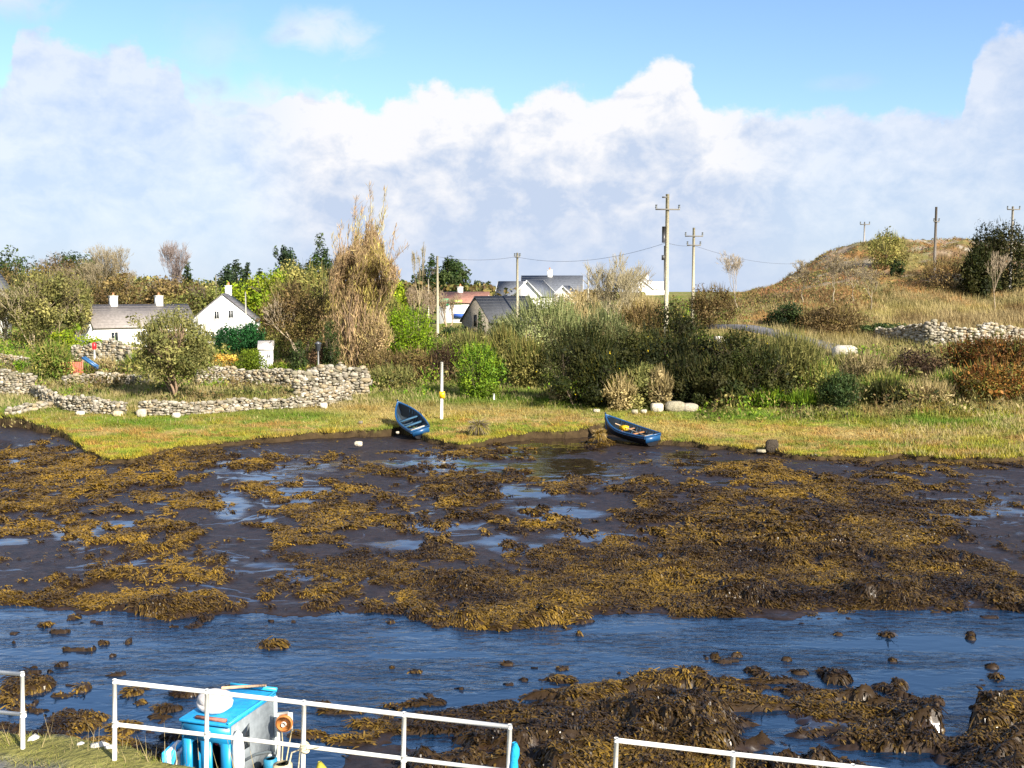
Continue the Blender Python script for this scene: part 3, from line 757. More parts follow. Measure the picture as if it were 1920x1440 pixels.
def limbs(base, H, W, levels=5, kids=3, up=.25, r0=.16, lean=(0, 0), first=.3, spread=.55, stems=1, seed=0, kid_last=4, crook=.14):
    """branch skeleton -> segment arrays"""
    rd = random.Random(seed); S = []
    def grow(p, d, L, r, lv):
        n = 3 if lv < 2 else 2
        for _ in range(n):
            d = (d + Vector((rd.gauss(0, crook), rd.gauss(0, crook), rd.gauss(0, crook * .6) + up * .12))).normalized()
            q = p + d * (L / n); r2 = r * (.84 if n == 3 else .75)
            S.append((p, q, r, r2, lv)); p = q; r = r2
            if (lv >= 1 or stems > 3) and lv < levels and rd.random() < .45:
                side(p, d, L, r, lv)
        if lv < levels:
            for k in range(kids if lv < levels - 1 else kid_last):
                side(p, d, L, r, lv)
    def side(p, d, L, r, lv):
        v = Vector((rd.gauss(0, 1), rd.gauss(0, 1), rd.gauss(0, .7))); v = (v - d * v.dot(d)).normalized()
        nd = (d + v * spread * rd.uniform(.5, 1.4) + Vector((lean[0], lean[1], up))).normalized()
        grow(p, nd, L * rd.uniform(.55, .82), r * rd.uniform(.5, .72), lv + 1)
    for s in range(stems):
        a = rd.uniform(0, 6.28); off = 0 if stems == 1 else 0.0
        d = Vector((rd.gauss(0, .12 + .16 * (stems > 1)) + lean[0] * .4, rd.gauss(0, .12 + .1 * (stems > 1)), 1)).normalized()
        grow(Vector((math.cos(a) * off, math.sin(a) * off, 0)), d, first, r0, 0)
    A = np.array([s[0] for s in S]); B = np.array([s[1] for s in S])
    ra = np.array([s[2] for s in S]); rb = np.array([s[3] for s in S]); lv = np.array([s[4] for s in S])
    top = max(B[:, 2].max(), .1); wx = np.percentile(np.abs(B[:, 0]), 97) + .01; wy = np.percentile(np.abs(B[:, 1]), 97) + .01
    sc = np.array([W / 2 / wx, W / 2 / wy, H / top])
    sc[:2] = np.clip(sc[:2], sc[2] * .35, sc[2] * 1.8)
    return A * sc + base, B * sc + base, ra, rb, lv

def spot(px, D, wpx, toppy):
    x = P(px, 600, D)[0]; z = G(x, D) - .05
    zt = P(px, toppy, D)[2]
    return np.array([x, D, z]), max(zt - z, .3), wpx * D / F

def bush(name, label, cat, px, D, wpx, top, pal, n=2500, size=.10, K=22, fill=.35, group=None, sh=0, shL=.6, flowers=0, depth=None, twigs=True):
    b, H, W = spot(px, D, wpx, top)
    dp = depth or W * .8
    tint = rng.uniform(.72, 1.28)
    mb = MB(); cen = b + np.array([0, 0, H * .46]); rad = np.array([W * .57, dp * .55, H * .63])
    crown(mb, cen, rad, int(n * 1.7), size, PAL[pal], int(K * 1.3), fill + .1)
    if sh: shoots(mb, cen, rad, sh, size * .35, PAL[pal], shL)
    if flowers:
        d = rng.normal(0, 1, (flowers, 3)); d /= np.linalg.norm(d, axis=1, keepdims=True)
        leaves(mb, cen + d * rad * .95, rng.normal(0, 1, (flowers, 3)), size * .8, np.tile([.5, .36, .01], (flowers, 1)))
    mb.col = [q * tint for q in mb.col]
    root = thing(name, b, label, cat, group)
    mb.build('foliage', M_leaf, root)
    if twigs:
        s = MB(); A, B, ra, rb, lv = limbs(b, H * .85, W * .7, levels=2, kids=3, r0=.05, stems=4, seed=int(px * 7 + D), up=.3)
        s.segs(A, B, ra, rb, (.13, .10, .07)); s.build('stems', M_bark, root)
    return root

def baretree(name, label, px, D, wpx, top, col=(.26, .21, .15), levels=5, kids=3, stems=1, r0=.14, up=.3, spread=.5, seed=None, leafpal=None, nleaf=0, lsize=.09, group=None, lean=(0, 0), kid_last=4, first=.2, cat='tree', twig_r=.011):
    b, H, W = spot(px, D, wpx, top)
    A, B, ra, rb, lv = limbs(b, H, W, levels, kids, up, r0, lean, first, spread, stems, seed if seed is not None else int(px * 3 + D), kid_last)
    root = thing(name, b, label, cat, group)
    t = lv < 2
    c = np.array(col)
    cj = c * rng.uniform(.75, 1.25, (len(A), 1))
    m = MB(); m.segs(A[t], B[t], np.maximum(ra[t], .03), np.maximum(rb[t], .025), cj[t], 6); m.build('trunk', M_bark, root)
    m = MB(); m.segs(A[~t], B[~t], np.maximum(ra[~t], twig_r), np.maximum(rb[~t], twig_r * .7), cj[~t] * 1.05, 3)
    if nleaf:
        e = np.where(lv >= levels - 1)[0]; i = rng.choice(e, nleaf)
        u = rng.random((nleaf, 1)); C = A[i] * (1 - u) + B[i] * u + rng.normal(0, .12, (nleaf, 3))
        pal = np.array(PAL[leafpal]); leaves(m, C, rng.normal(0, 1, (nleaf, 3)) + [0, 0, .3], lsize, pal[rng.integers(0, len(pal), nleaf)] * rng.uniform(.7, 1.3, (nleaf, 1)))
    m.build('crown', M_leaf if nleaf else M_twig, root)
    return root

def leaftree(name, label, px, D, wpx, top, pal, n=3500, size=.13, K=26, trunk=.25, group=None, r0=.16, fill=.25, sh=0, stems=1, barkc=(.16, .13, .10), cat='tree'):
    """crown of leaf clumps over a visible trunk; trunk = share of the height below the crown"""
    b, H, W = spot(px, D, wpx, top)
    root = thing(name, b, label, cat, group)
    A, B, ra, rb, lv = limbs(b, H * .92, W * .8, 3, 3, .3, r0, (0, 0), .45, .5, stems, int(px * 5 + D))
    m = MB(); m.segs(A, B, np.maximum(ra, .02), np.maximum(rb, .02), np.array(barkc) * rng.uniform(.8, 1.2, (len(A), 1)), 5); m.build('trunk', M_bark, root)
    mb = MB(); ch = H * (1 - trunk)
    cen = b + np.array([0, 0, H - ch * .5]); rad = np.array([W * .57, W * .48, ch * .60])
    crown(mb, cen, rad, int(n * 1.8), size, PAL[pal], int(K * 1.5), fill + .02)
    if sh: shoots(mb, cen, rad, sh, size * .3, PAL[pal], H * .12)
    mb.build('crown', M_leaf, root)
    return root

def conifer(name, label, px, D, wpx, top, pal='pine', n=2600, group=None, tiers=9, size=.16):
    b, H, W = spot(px, D, wpx, top)
    root = thing(name, b, label, 'conifer', group)
    m = MB(); m.tube([b, b + [0, 0, H * .5], b + [0, 0, H * .96]], [.16, .1, .03], 6, (.10, .075, .055)); m.build('trunk', M_bark, root)
    mb = MB(); pal = np.array(PAL[pal])
    k = tiers * 7
    hh = np.sort(rng.uniform(.12, 1.0, k)); an = rng.uniform(0, 6.28, k); ln = (1.02 - hh) ** .75 * W / 2 * rng.uniform(.65, 1.15, k) + .1
    i = rng.integers(0, k, n); u = rng.random(n) ** .6
    C = np.stack([np.cos(an[i]) * ln[i] * u, np.sin(an[i]) * ln[i] * u, hh[i] * H - u * ln[i] * .25 + .0], 1) + rng.normal(0, .05 * W, (n, 3)) * [1, 1, .6] + b
    leaves(mb, C, rng.normal(0, 1, (n, 3)) + [0, 0, .5], size, pal[rng.integers(0, len(pal), n)] * rng.uniform(.7, 1.3, (n, 1)), .4)
    mb.build('crown', M_leaf, root)
    return root

# --- far wood behind the cottages
leaftree('wind_shaped_tree', 'wind-pruned dark tree at the far left end of the skyline wood', 52, 172, 130, 480, 'dark', 3200, .2, 20, .2, 'trees behind the cottages')
baretree('bare_tree', 'thin brown leafless tree poking between the two dark wind-pruned crowns on the left', 105, 168, 90, 470, (.20, .15, .11), group='trees behind the cottages')
leaftree('wind_shaped_tree', 'wind-pruned dark tree just left of the pale bare crown', 150, 172, 110, 480, 'dark', 3200, .2, 20, .2, 'trees behind the cottages')
leaftree('brown_tree', 'brown thinning tree filling the wood at the far left edge', 12, 166, 150, 508, 'brown', 3000, .16, 24, .2, 'trees behind the cottages')
leaftree('brown_tree', 'brown thinning tree below the wind-pruned crowns', 105, 164, 160, 496, 'brown', 3000, .16, 24, .2, 'trees behind the cottages')
leaftree('brown_tree', 'olive brown tree left of the long cottage roof', 198, 160, 120, 500, 'olive', 3000, .16, 24, .15, 'trees behind the cottages')
baretree('bare_tree', 'pale fan-shaped leafless tree above the left half of the cottage roof', 240, 158, 130, 456, (.36, .30, .19), levels=6, stems=2, up=.5, leafpal='tan', nleaf=1800, lsize=.07, group='trees behind the cottages')
baretree('bare_tree', 'grey leafless tree above the right half of the cottage roof', 312, 160, 100, 450, (.24, .19, .17), levels=6, up=.4, group='trees behind the cottages')
leaftree('brown_tree', 'dull brown tree directly behind the cottage ridge on the left', 245, 154, 140, 512, 'brown', 2800, .16, 22, .15, 'trees behind the cottages')
leaftree('brown_tree', 'dull brown tree directly behind the right chimney of the cottage', 325, 154, 120, 516, 'brown', 2800, .16, 22, .15, 'trees behind the cottages')
leaftree('olive_tree', 'olive green tree between the cottage and the gable house', 375, 150, 110, 520, 'yolive', 2800, .15, 22, .1, 'trees behind the cottages')
conifer('conifer', 'narrow dark conifer above the right end of the cottage roof', 353, 165, 44, 486, 'dark', 2200, 'conifers on the skyline', size=.18)
leaftree('pine_tree', 'dark broad pine above the gable house chimney', 432, 180, 56, 497, 'pine', 2600, .2, 14, .25, 'conifers on the skyline')
conifer('conifer', 'pointed dark spruce left of the lime green tree', 466, 180, 34, 491, 'pine', 1800, 'conifers on the skyline', size=.18)
conifer('conifer', 'short dark spruce touching the lime green tree', 488, 184, 34, 503, 'pine', 1600, 'conifers on the skyline', size=.18)
leaftree('pine_tree', 'round dark green pine standing clear above the lime green tree', 541, 190, 54, 471, 'pine', 3200, .2, 16, .3, 'conifers on the skyline')
leaftree('pine_tree', 'dark ragged pine half hidden by the tall tan tree', 600, 175, 60, 472, 'dark', 2600, .19, 16, .25, 'conifers on the skyline')
leaftree('pine_tree', 'low dark tree right of the round pine', 568, 182, 40, 505, 'pine', 1800, .19, 14, .2, 'conifers on the skyline')
leaftree('pine_tree', 'small dark conifer left of the pair above the red roof', 806, 190, 50, 490, 'dark', 2200, .2, 14, .2, 'conifers on the skyline')
leaftree('pine_tree', 'broad dark conifer above the red roofed shop', 852, 190, 66, 487, 'dark', 3400, .2, 20, .2, 'conifers on the skyline')
leaftree('pine_tree', 'low dark tree left of the white modern house', 912, 210, 50, 531, 'dark', 1500, .2, 14, .2, 'conifers on the skyline')
leaftree('lime_tree', 'bright lime green tree right of the gable house', 492, 139, 130, 512, 'bright', 5000, .17, 26, .1)
leaftree('lime_tree', 'small yellowing tree right of the tall tan tree', 742, 135, 44, 528, 'bright', 1500, .14, 16, .25)
leaftree('scrub_tree', 'pale olive domed tree left of the tall tan tree', 575, 116, 140, 506, 'yolive', 4200, .12, 26, .15, sh=500)
# poplar thicket
for i, (px, top, lb) in enumerate([(760, 545, 'tan leafless sapling left of the plain roadside pole'), (782, 528, 'tallest tan leafless sapling beside the plain roadside pole'), (806, 534, 'tan leafless sapling standing behind the plain roadside pole'), (838, 548, 'tan leafless sapling in front of the shop sign')]):
    baretree('sapling', lb, px, 138 - i * 3, 42, top, (.36, .28, .19), levels=4, stems=3, up=.8, spread=.3, group='bare saplings by the pole', leafpal='tan', nleaf=500, lsize=.07)
baretree('bare_tree', 'very thin tree whose wispy top stands alone above the saplings', 783, 126, 24, 452, (.34, .28, .16), levels=4, r0=.06, up=.7, spread=.3, leafpal='yolive', nleaf=120, lsize=.07)
# left middle ground
for px, D, w, t, lb in [(12, 128, 100, 535, 'yellowish tree cut off by the left edge of the view'), (62, 126, 100, 510, 'yellowish multi-stemmed tree second from the left edge'), (108, 128, 100, 498, 'tallest yellow-green multi-stemmed tree in the left garden'), (146, 132, 56, 530, 'yellow-green tree beside the left gable of the long cottage')]:
    if px in (12, 108):
        baretree('garden_tree', lb, px, D, w * .9, t, (.27, .22, .13), levels=5, stems=5, up=.45, spread=.5, r0=.09, first=.5, leafpal='olive' if px == 12 else 'yolive', nleaf=5200, lsize=.11, group='yellow-green trees left of the cottage'); continue
    leaftree('garden_tree', lb, px, D, w, t, 'olive' if px in (62, 146) else 'yolive' if px == 108 else 'brown', 4200, .12, 26, .22, 'yellow-green trees left of the cottage', stems=4, r0=.09, sh=300, barkc=(.34, .28, .18))
bush('shrub', 'bright green palm-like shrub left of the cottage gable', 'shrub', 118, 120, 60, 618, 'bright', 900, .14, 12)
bush('shrub', 'bright green bush in front of the cottage gable', 'shrub', 165, 118, 60, 628, 'bright', 1200, .12, 14)
bush('shrub', 'low bush with yellow leaves under the cottage window', 'shrub', 236, 116, 56, 640, 'yolive', 1200, .1, 14)
leaftree('garden_tree', 'large olive multi-stemmed bush tree behind the front stone wall', 325, 78, 150, 596, 'olive', 7500, .085, 42, .22, r0=.1, stems=6, sh=900, barkc=(.26, .18, .12))
bush('shrub', 'green and straw coloured bush beside the red garden panels', 'shrub', 98, 88, 78, 644, 'greentan', 2600, .09, 22, sh=250)
for px, D, w, t, pal, lb in [(152, 92, 54, 694, 'greentan', 'straw and green clump in front of the red garden panels'), (300, 98, 80, 652, 'shrubg', 'green bush half hidden behind the large olive bush tree'), (372, 97, 70, 646, 'olive', 'olive bush left of the orange autumn shrub'), (440, 101, 60, 668, 'yolive', 'yellowish bush between the orange shrub and the clipped round bush'), (255, 94, 50, 668, 'greentan', 'mixed green bush at the right end of the ruined wall'), (205, 108, 70, 642, 'shrubg', 'green bush behind the ruined wall')]:
    bush('garden_shrub', lb, 'shrub', px, D, w, t, pal, 1500, .08, 16, sh=250, group='garden shrubs below the cottage')
bush('shrub', 'tiny round lime green bush by the ruined wall', 'shrub', 231, 96, 26, 683, 'bright', 700, .06, 8)
bush('shrub', 'tiny dark green bush on the far left wall', 'shrub', 36, 96, 22, 674, 'shrubg', 500, .06, 8)
bush('shrub', 'tan dry bush in front of the ruined wall', 'shrub', 192, 92, 50, 672, 'tan', 900, .08, 12, sh=150)
for px, w, t, lb in [(424, 44, 612, 'left tall dark green cypress of the hedge below the gable house'), (450, 40, 608, 'middle tall dark green cypress of the hedge below the gable house'), (474, 34, 606, 'right tall dark green cypress of the hedge below the gable house')]:
    bush('cypress', lb, 'conifer', px, 108, w * 1.25, t, 'cyp', 2400, .09, 20, .5, 'dark cypress hedge', sh=300, shL=.4)
bush('shrub', 'orange and yellow autumn shrub beside the round clipped bush', 'shrub', 408, 98, 62, 662, 'orange', 1400, .08, 16)
bush('topiary', 'round clipped yellow-green bush behind the low stone wall', 'shrub', 470, 92, 62, 656, 'topi', 3400, .06, 40, .6, twigs=False)
bush('shrub', 'low rounded green bush right of the clipped round one', 'shrub', 526, 91, 54, 679, 'topi', 1800, .06, 20, .5)
bush('cypress', 'narrow dark cypress left of the garden lamp', 'conifer', 558, 90, 28, 642, 'dark', 1700, .07, 16, .5)
bush('cypress', 'dark brown bush behind the garden lamp', 'conifer', 600, 94, 50, 640, 'dbrown', 1500, .08, 16, .5)
# brown wind-shaped tree and tall tan tree
leaftree('wind_shaped_tree', 'brown wind-pruned tree with pale trunks left of the tall tan tree', 560, 98, 140, 536, 'brown', 6000, .085, 34, .3, r0=.14, stems=3, barkc=(.36, .29, .2), sh=400)
def plume_tree(name, label, px, D, wpx, top, n):
    b, H, W = spot(px, D, wpx, top)
    root = thing(name, b, label, 'tree')
    A, B, ra, rb, lv = limbs(b, H, W, 5, 3, .6, .22, (.06, 0), .3, .5, 6, 23, 3, .12)
    for Q in (A, B):
        hq = np.clip((Q[:, 2] - b[2]) / H, 0, 1); Q[:, 0] = b[0] + (Q[:, 0] - b[0]) * (1 - .42 * sstep(.45, .95, hq)) + .13 * W * hq ** 1.5
        q = (Q[:, 0] - b[0]) / W; Q[:, 2] = b[2] + (Q[:, 2] - b[2]) * (1 - .22 * sstep(.45, .95, hq) * vnoise(Q[:, 0] * 1.4 + 3, Q[:, 1] * 1.4, 171)) * .92 * (.74 + .26 * sstep(-.30, .05, q) - .12 * sstep(.3, .5, q))
    t = lv < 2; m = MB(); m.segs(A[t], B[t], np.maximum(ra[t], .04), np.maximum(rb[t], .03), np.array((.24, .17, .11)) * rng.uniform(.8, 1.2, (t.sum(), 1)), 6); m.build('trunk', M_bark, root)
    mb = MB(); pal = np.array(PAL['willow'])
    keep = (lv >= 2) & (rng.random(len(lv)) < np.where((A[:, 2] - b[2]) / H > .6, .5, 1)); e = np.where(keep)[0]; mb.segs(A[e], B[e], np.maximum(ra[e], .02), np.maximum(rb[e], .012), np.array((.34, .24, .13)) * rng.uniform(.7, 1.3, (len(e), 1)), 3)
    i = rng.choice(e, n); u = rng.random((n, 1)); C = A[i] * (1 - u) + B[i] * u
    dr = (B[i] - A[i]); dr /= np.linalg.norm(dr, axis=1, keepdims=True) + 1e-9
    dr = dr * .6 + rng.normal(0, .38, (n, 3)) + [.08, 0, .35]; dr /= np.linalg.norm(dr, axis=1, keepdims=True)
    for x0, h0, h1, ax_, m_ in [(-.12, .5, .80, -.02, 130), (.02, .55, .93, .05, 200), (.12, .55, 1.0, .10, 200), (.22, .5, .86, .16, 160), (.30, .45, .78, .26, 120), (-.2, .45, .72, -.06, 110), (.08, .6, .88, .0, 120), (.26, .62, .98, .13, 120), (.36, .5, .68, .32, 80)]:
        q = np.linspace(0, 1, 7); pts = b + np.stack([(x0 + ax_ * q + .03 * np.sin(q * 5 + x0 * 40)) * W, .3 * np.sin(q * 4 + x0 * 30), (h0 + (h1 - h0) * q) * H], 1)
        mb.tube(pts, np.linspace(.045, .012, 7), 4, (.30, .21, .12)); qq = rng.random(m_) ** 1.2; j = np.clip((qq * 6).astype(int), 0, 5); f_ = (qq * 6 - j)[:, None]
        C = np.concatenate([C, pts[j] * (1 - f_) + pts[j + 1] * f_ + rng.normal(0, .3, (m_, 3)) * (1.25 - qq)[:, None]]); d3 = np.stack([rng.normal(.12, .35, m_), rng.normal(0, .35, m_), np.ones(m_)], 1); dr = np.concatenate([dr, d3 / np.linalg.norm(d3, axis=1, keepdims=True)])
    k = n // 2                                              # lower skirt of fine dry shoots
    hz = rng.random(k) ** 1.0 * .60; rr = W * .40 * np.sin(np.clip(hz / .62 * .8 + .2, 0, 1) * math.pi) ** .5
    an = rng.uniform(0, 6.28, k); q = rng.random(k) ** .4
    C2 = b + np.stack([np.cos(an) * rr * q, np.sin(an) * rr * q, hz * H + .3], 1) + (fbm(an * 2, hz * 9, 140) - .5)[:, None] * [1.6, 1.6, 0]
    d2 = np.stack([rng.normal(.02, .3, k), rng.normal(0, .3, k), rng.choice([1.0, 1.0, -.7], k)], 1); d2 /= np.linalg.norm(d2, axis=1, keepdims=True)
    C = np.concatenate([C, C2]); dr = np.concatenate([dr, d2]); n = len(C)
    L = rng.uniform(.25, .75, n); sd_ = np.cross(dr, rng.normal(0, 1, (n, 3))); sd_ /= np.linalg.norm(sd_, axis=1, keepdims=True); sd_ *= rng.uniform(.012, .03, n)[:, None]
    hh = (C[:, 2] - b[2]) / H; c = pal[rng.integers(0, len(pal), n)] * rng.uniform(.7, 1.25, (n, 1)); c = c * np.where(((fbm(C[:, 0] * .9, C[:, 2] * .5, 141) > .55) & (hh > .3))[:, None], [1.05, 1.15, .7], [1, .95, 1])
    T = C + dr * L[:, None]
    mb.polys(np.stack([C - sd_ * .5, C + sd_ * .5, T * .5 + C * .5 + sd_, T, T * .5 + C * .5 - sd_], 1), c)
    mb.build('crown', M_leaf, root)
plume_tree('tall_tree', 'tallest tree, tan and gold with wispy upright shoots', 664, 95, 150, 346, 11000)
bush('shrub', 'dark ivy covered trunk foot under the tall tan tree', 'shrub', 622, 93, 34, 600, 'dark', 1500, .08, 16)
bush('shrub', 'tan dry thicket at the right foot of the tall tan tree', 'shrub', 705, 93, 60, 590, 'willow', 2200, .08, 20, sh=400)
bush('conical_bush', 'bright lime green conical bush left of the plain roadside pole', 'shrub', 764, 96, 96, 580, 'conifb', 4200, .085, 26, .45, sh=500, shL=.5)
# hedge bank in the middle
for px, D, w, t, pal, lb in [(715, 86, 80, 660, 'brown', 'brown bramble clump behind the end of the tall stone wall'), (775, 85, 90, 656, 'brown', 'brown bramble clump on the bank left of the white sign pole'), (835, 85, 80, 654, 'dbrown', 'dark brown bramble clump right of the white sign pole'), (735, 82, 90, 690, 'olive', 'olive bramble clump at the foot of the bank near the left boat')]:
    bush('bramble', lb, 'bramble', px, D, w, t, pal, 1700, .08, 20, sh=250, group='brambles along the bank')
bush('shrub', 'fresh green rounded bush right of the white sign pole', 'shrub', 897, 77, 84, 644, 'shrubg', 3800, .075, 28, .4, sh=300)
bush('shrub', 'dark green hedge below the stone barn gable', 'shrub', 860, 112, 90, 612, 'dark', 1800, .1, 18)
bush('shrub', 'pale yellow reedy bush right of the fresh green bush', 'shrub', 945, 86, 50, 622, 'yolive', 1800, .08, 18, sh=500, shL=.9)
bush('shrub', 'large grey-green willow bush in the middle of the slope', 'shrub', 1022, 88, 140, 562, 'oliveg', 6500, .075, 34, .3, sh=1500, shL=1.0)
bush('shrub', 'slim dark columnar bush before the barn gable', 'shrub', 903, 106, 16, 578, 'dark', 500, .08, 8)
baretree('bare_tree', 'vase-shaped leafless tree in the middle of the slope', 1150, 100, 120, 468, (.36, .31, .19), levels=4, stems=8, up=.7, spread=.4, r0=.10, first=.5, leafpal='yolive', nleaf=260, twig_r=.014, lsize=.07)
for px, D, w, t, pal, lb in [(1080, 112, 90, 552, 'tan', 'pale leafless thicket left of the vase-shaped tree'), (1105, 100, 80, 580, 'oliveg', 'grey olive thicket at the left foot of the vase-shaped tree'), (1195, 108, 90, 560, 'tan', 'pale thicket at the right foot of the vase-shaped tree'), (1150, 96, 110, 615, 'tan', 'dry tan scrub above the dark gorse')]:
    bush('thicket', lb, 'shrub', px, D, w, t, pal, 2600, .075, 24, sh=900, shL=.9, group='thickets on the slope')
for px, D, w, t, pal, lb in [(725, 108, 70, 560, 'yolive', 'yellowish scrub right of the tall tan tree'), (700, 118, 90, 530, 'brown', 'brown scrub half hidden behind the tall tan tree'), (880, 96, 90, 630, 'olive', 'olive scrub between the plain pole and the barn'), (950, 98, 70, 600, 'oliveg', 'grey-green scrub in front of the dark barn roof'), (1070, 94, 110, 570, 'tan', 'pale scrub between the willow bush and the vase-shaped tree'), (1130, 90, 110, 590, 'oliveg', 'olive scrub at the foot of the vase-shaped tree'), (1205, 98, 90, 576, 'brown', 'brown scrub left of the tallest pole'), (1095, 80, 120, 612, 'gorse', 'dark scrub above the lowest gorse'), (985, 82, 80, 640, 'yolive', 'yellowish scrub at the foot of the willow bush'), (640, 112, 120, 560, 'brown', 'brown scrub behind the tall tan tree at its left'), (530, 112, 80, 590, 'yolive', 'yellow-green scrub right of the cypress hedge')]:
    bush('scrub', lb, 'shrub', px, D, w, t, pal, 2600, .09, 24, .4, 'scrub on the middle slope', sh=700, shL=.8)
# gorse and scrub on the right bank
GO = [(1075, 73.5, 135, 640, 'gorse', 'dark gorse bush lowest and leftmost on the bank'), (1135, 72.6, 120, 664, 'gorsef', 'dark gorse bush beside the leftmost one, flecked with yellow'), (1195, 72.2, 100, 688, 'olive', 'olive gorse clump at the foot of the bank above the right boat'),
      (1190, 84, 120, 612, 'gorse', 'dark gorse bush left of the tallest pole'), (1262, 87, 120, 572, 'gorse', 'dark gorse bush at the foot of the tallest pole'), (1250, 77, 130, 618, 'gorsef', 'gorse bush in front of the tallest pole'), (1318, 76, 120, 630, 'gorse', 'gorse bush below the white block on the bank'),
      (1390, 74, 150, 616, 'gorsef', 'large gorse bush with yellow flowers below the road'), (1345, 71.8, 110, 672, 'gorse', 'dark gorse bush low on the bank below the flowering one'), (1430, 72, 110, 650, 'gorse', 'dark gorse bush right of the flowering one'), (1285, 72.8, 100, 664, 'gorse', 'dark gorse bush above the left end of the stone pile')]
for px, D, w, t, pal, lb in GO:
    bush('gorse', lb, 'shrub', px, D, w, t, pal, 3800, .085, 13, .1, 'gorse on the bank', sh=450, shL=.45, flowers=34 if pal == 'gorsef' else 4)
bush('shrub', 'tan dry clump between the dark gorse bushes', 'shrub', 1165, 71.2, 56, 712, 'tan', 1100, .08, 16, sh=300)
bush('shrub', 'tan dry clump at the foot of the gorse near the stone pile', 'shrub', 1238, 71.6, 50, 700, 'tan', 1100, .08, 16, sh=400)
bush('shrub', 'small tan tussock beside the green strip', 'shrub', 1048, 75, 40, 728, 'tan', 500, .07, 8, sh=200)
bush('shrub', 'round brown bush beside the second tallest pole', 'shrub', 1335, 102, 88, 540, 'brown', 3600, .08, 26, sh=600)
bush('shrub', 'grey olive upright bush below the road', 'shrub', 1484, 74.5, 110, 628, 'olive', 4200, .075, 26, sh=1200, shL=.8)
bush('shrub', 'dark bush at the left end of the hedge above the road', 'shrub', 1478, 101, 80, 566, 'dark', 2600, .09, 20, .4)
bush('shrub', 'rusty brown bush in the hedge above the road', 'shrub', 1558, 99, 120, 578, 'brown', 3600, .085, 26, sh=500)
bush('shrub', 'dark ivy mound at the near end of the field wall', 'shrub', 1655, 99, 90, 606, 'dark', 2400, .085, 22)
bush('shrub', 'dark green bush low on the bank near the shore', 'shrub', 1577, 70.2, 84, 706, 'dark', 3000, .07, 22, sh=250)
bush('bramble', 'dark purple-brown bracken patch beside the footpath', 'bramble', 1722, 79, 96, 656, 'dbrown', 2200, .075, 22, .4, twigs=False)
for px, D, w, t, lb in [(1832, 79, 130, 634, 'rust-red bramble mound left of the two by the right edge'), (1905, 77, 150, 630, 'rust-red bramble mound cut off by the right edge'), (1872, 70.5, 150, 680, 'rust-red bramble mound lowest on the bank')]:
    bush('bramble', lb, 'bramble', px, D, w, t, 'rust', 3600, .085, 26, .4, 'rust-red brambles', sh=300)
for px, D, w, t, pal, lb in [(1535, 74, 80, 680, 'greentan', 'mixed green and straw scrub between the grey olive bush and the dark green bush'), (1625, 76, 90, 664, 'tan', 'straw coloured dead fern clump below the white boulder'), (1665, 72.5, 100, 704, 'greentan', 'mixed scrub below the dark bracken patch'), (1505, 71, 60, 742, 'shrubg', 'small green clump at the right end of the stone pile'), (1440, 71.5, 70, 736, 'shrubg', 'green clump low on the bank right of the gorse'), (1745, 71, 100, 722, 'tan', 'straw coloured clump near the shore on the right'), (1590, 79, 60, 666, 'olive', 'olive clump beside the white boulder'), (1668, 71, 70, 722, 'gorse', 'dark clump right of the dark green bush near the shore'), (1795, 72.5, 80, 700, 'greentan', 'green and straw clump left of the lowest rust-red mound'), (1510, 78, 70, 652, 'gorse', 'dark clump between the grey olive bush and the white boulder')]:
    bush('scrub', lb, 'shrub', px, D, w, t, pal, 1500, .075, 18, sh=450, group='scrub on the right bank')
for px, D, w, t, lb in [(1874, 121, 118, 420, 'huge dark bush at the upper right edge of the hill'), (1832, 119, 60, 462, 'dark bush at the left foot of the huge dark bush')]:
    bush('gorse', lb, 'shrub', px, D, w, t, 'gorse', 5200, .12, 34, .4, sh=400)
bush('shrub', 'yellow-green bush on the crest of the hill', 'shrub', 1660, 134, 70, 438, 'yolive', 3000, .1, 22, sh=400)
bush('shrub', 'small dark bush under the crest bush', 'shrub', 1680, 128, 30, 486, 'dark', 700, .1, 10)
bush('shrub', 'grey leafless scrub beside the dark pole on the hill', 'shrub', 1765, 121, 70, 486, 'brown', 1500, .08, 18, sh=600)
for px, D, w, t, lb in [(1385, 112, 74, 468, 'small leafless tree alone right of the second pole'), ]:
    baretree('bare_tree', lb, px, D, w, t, (.30, .25, .18), levels=5, up=.3, spread=.6, r0=.09, first=.3)
for px, D, w, t, lb in [(1505, 116, 60, 486, 'leafless birch leftmost on the hill slope'), (1560, 114, 70, 470, 'leafless birch in the middle of the hill slope'), (1600, 116, 60, 478, 'leafless birch right of the middle one on the hill slope'), (1632, 112, 60, 500, 'leaning leafless birch rightmost on the hill slope')]:
    baretree('birch', lb, px, D, w, t, (.28, .235, .165), levels=5, up=.5, spread=.45, r0=.08, group='birches on the hill', leafpal='tan', nleaf=500, lsize=.07)
baretree('bare_tree', 'bare thorn at the upper right beside the pale pole', 1865, 112, 50, 470, (.30, .24, .17), levels=4, r0=.06)

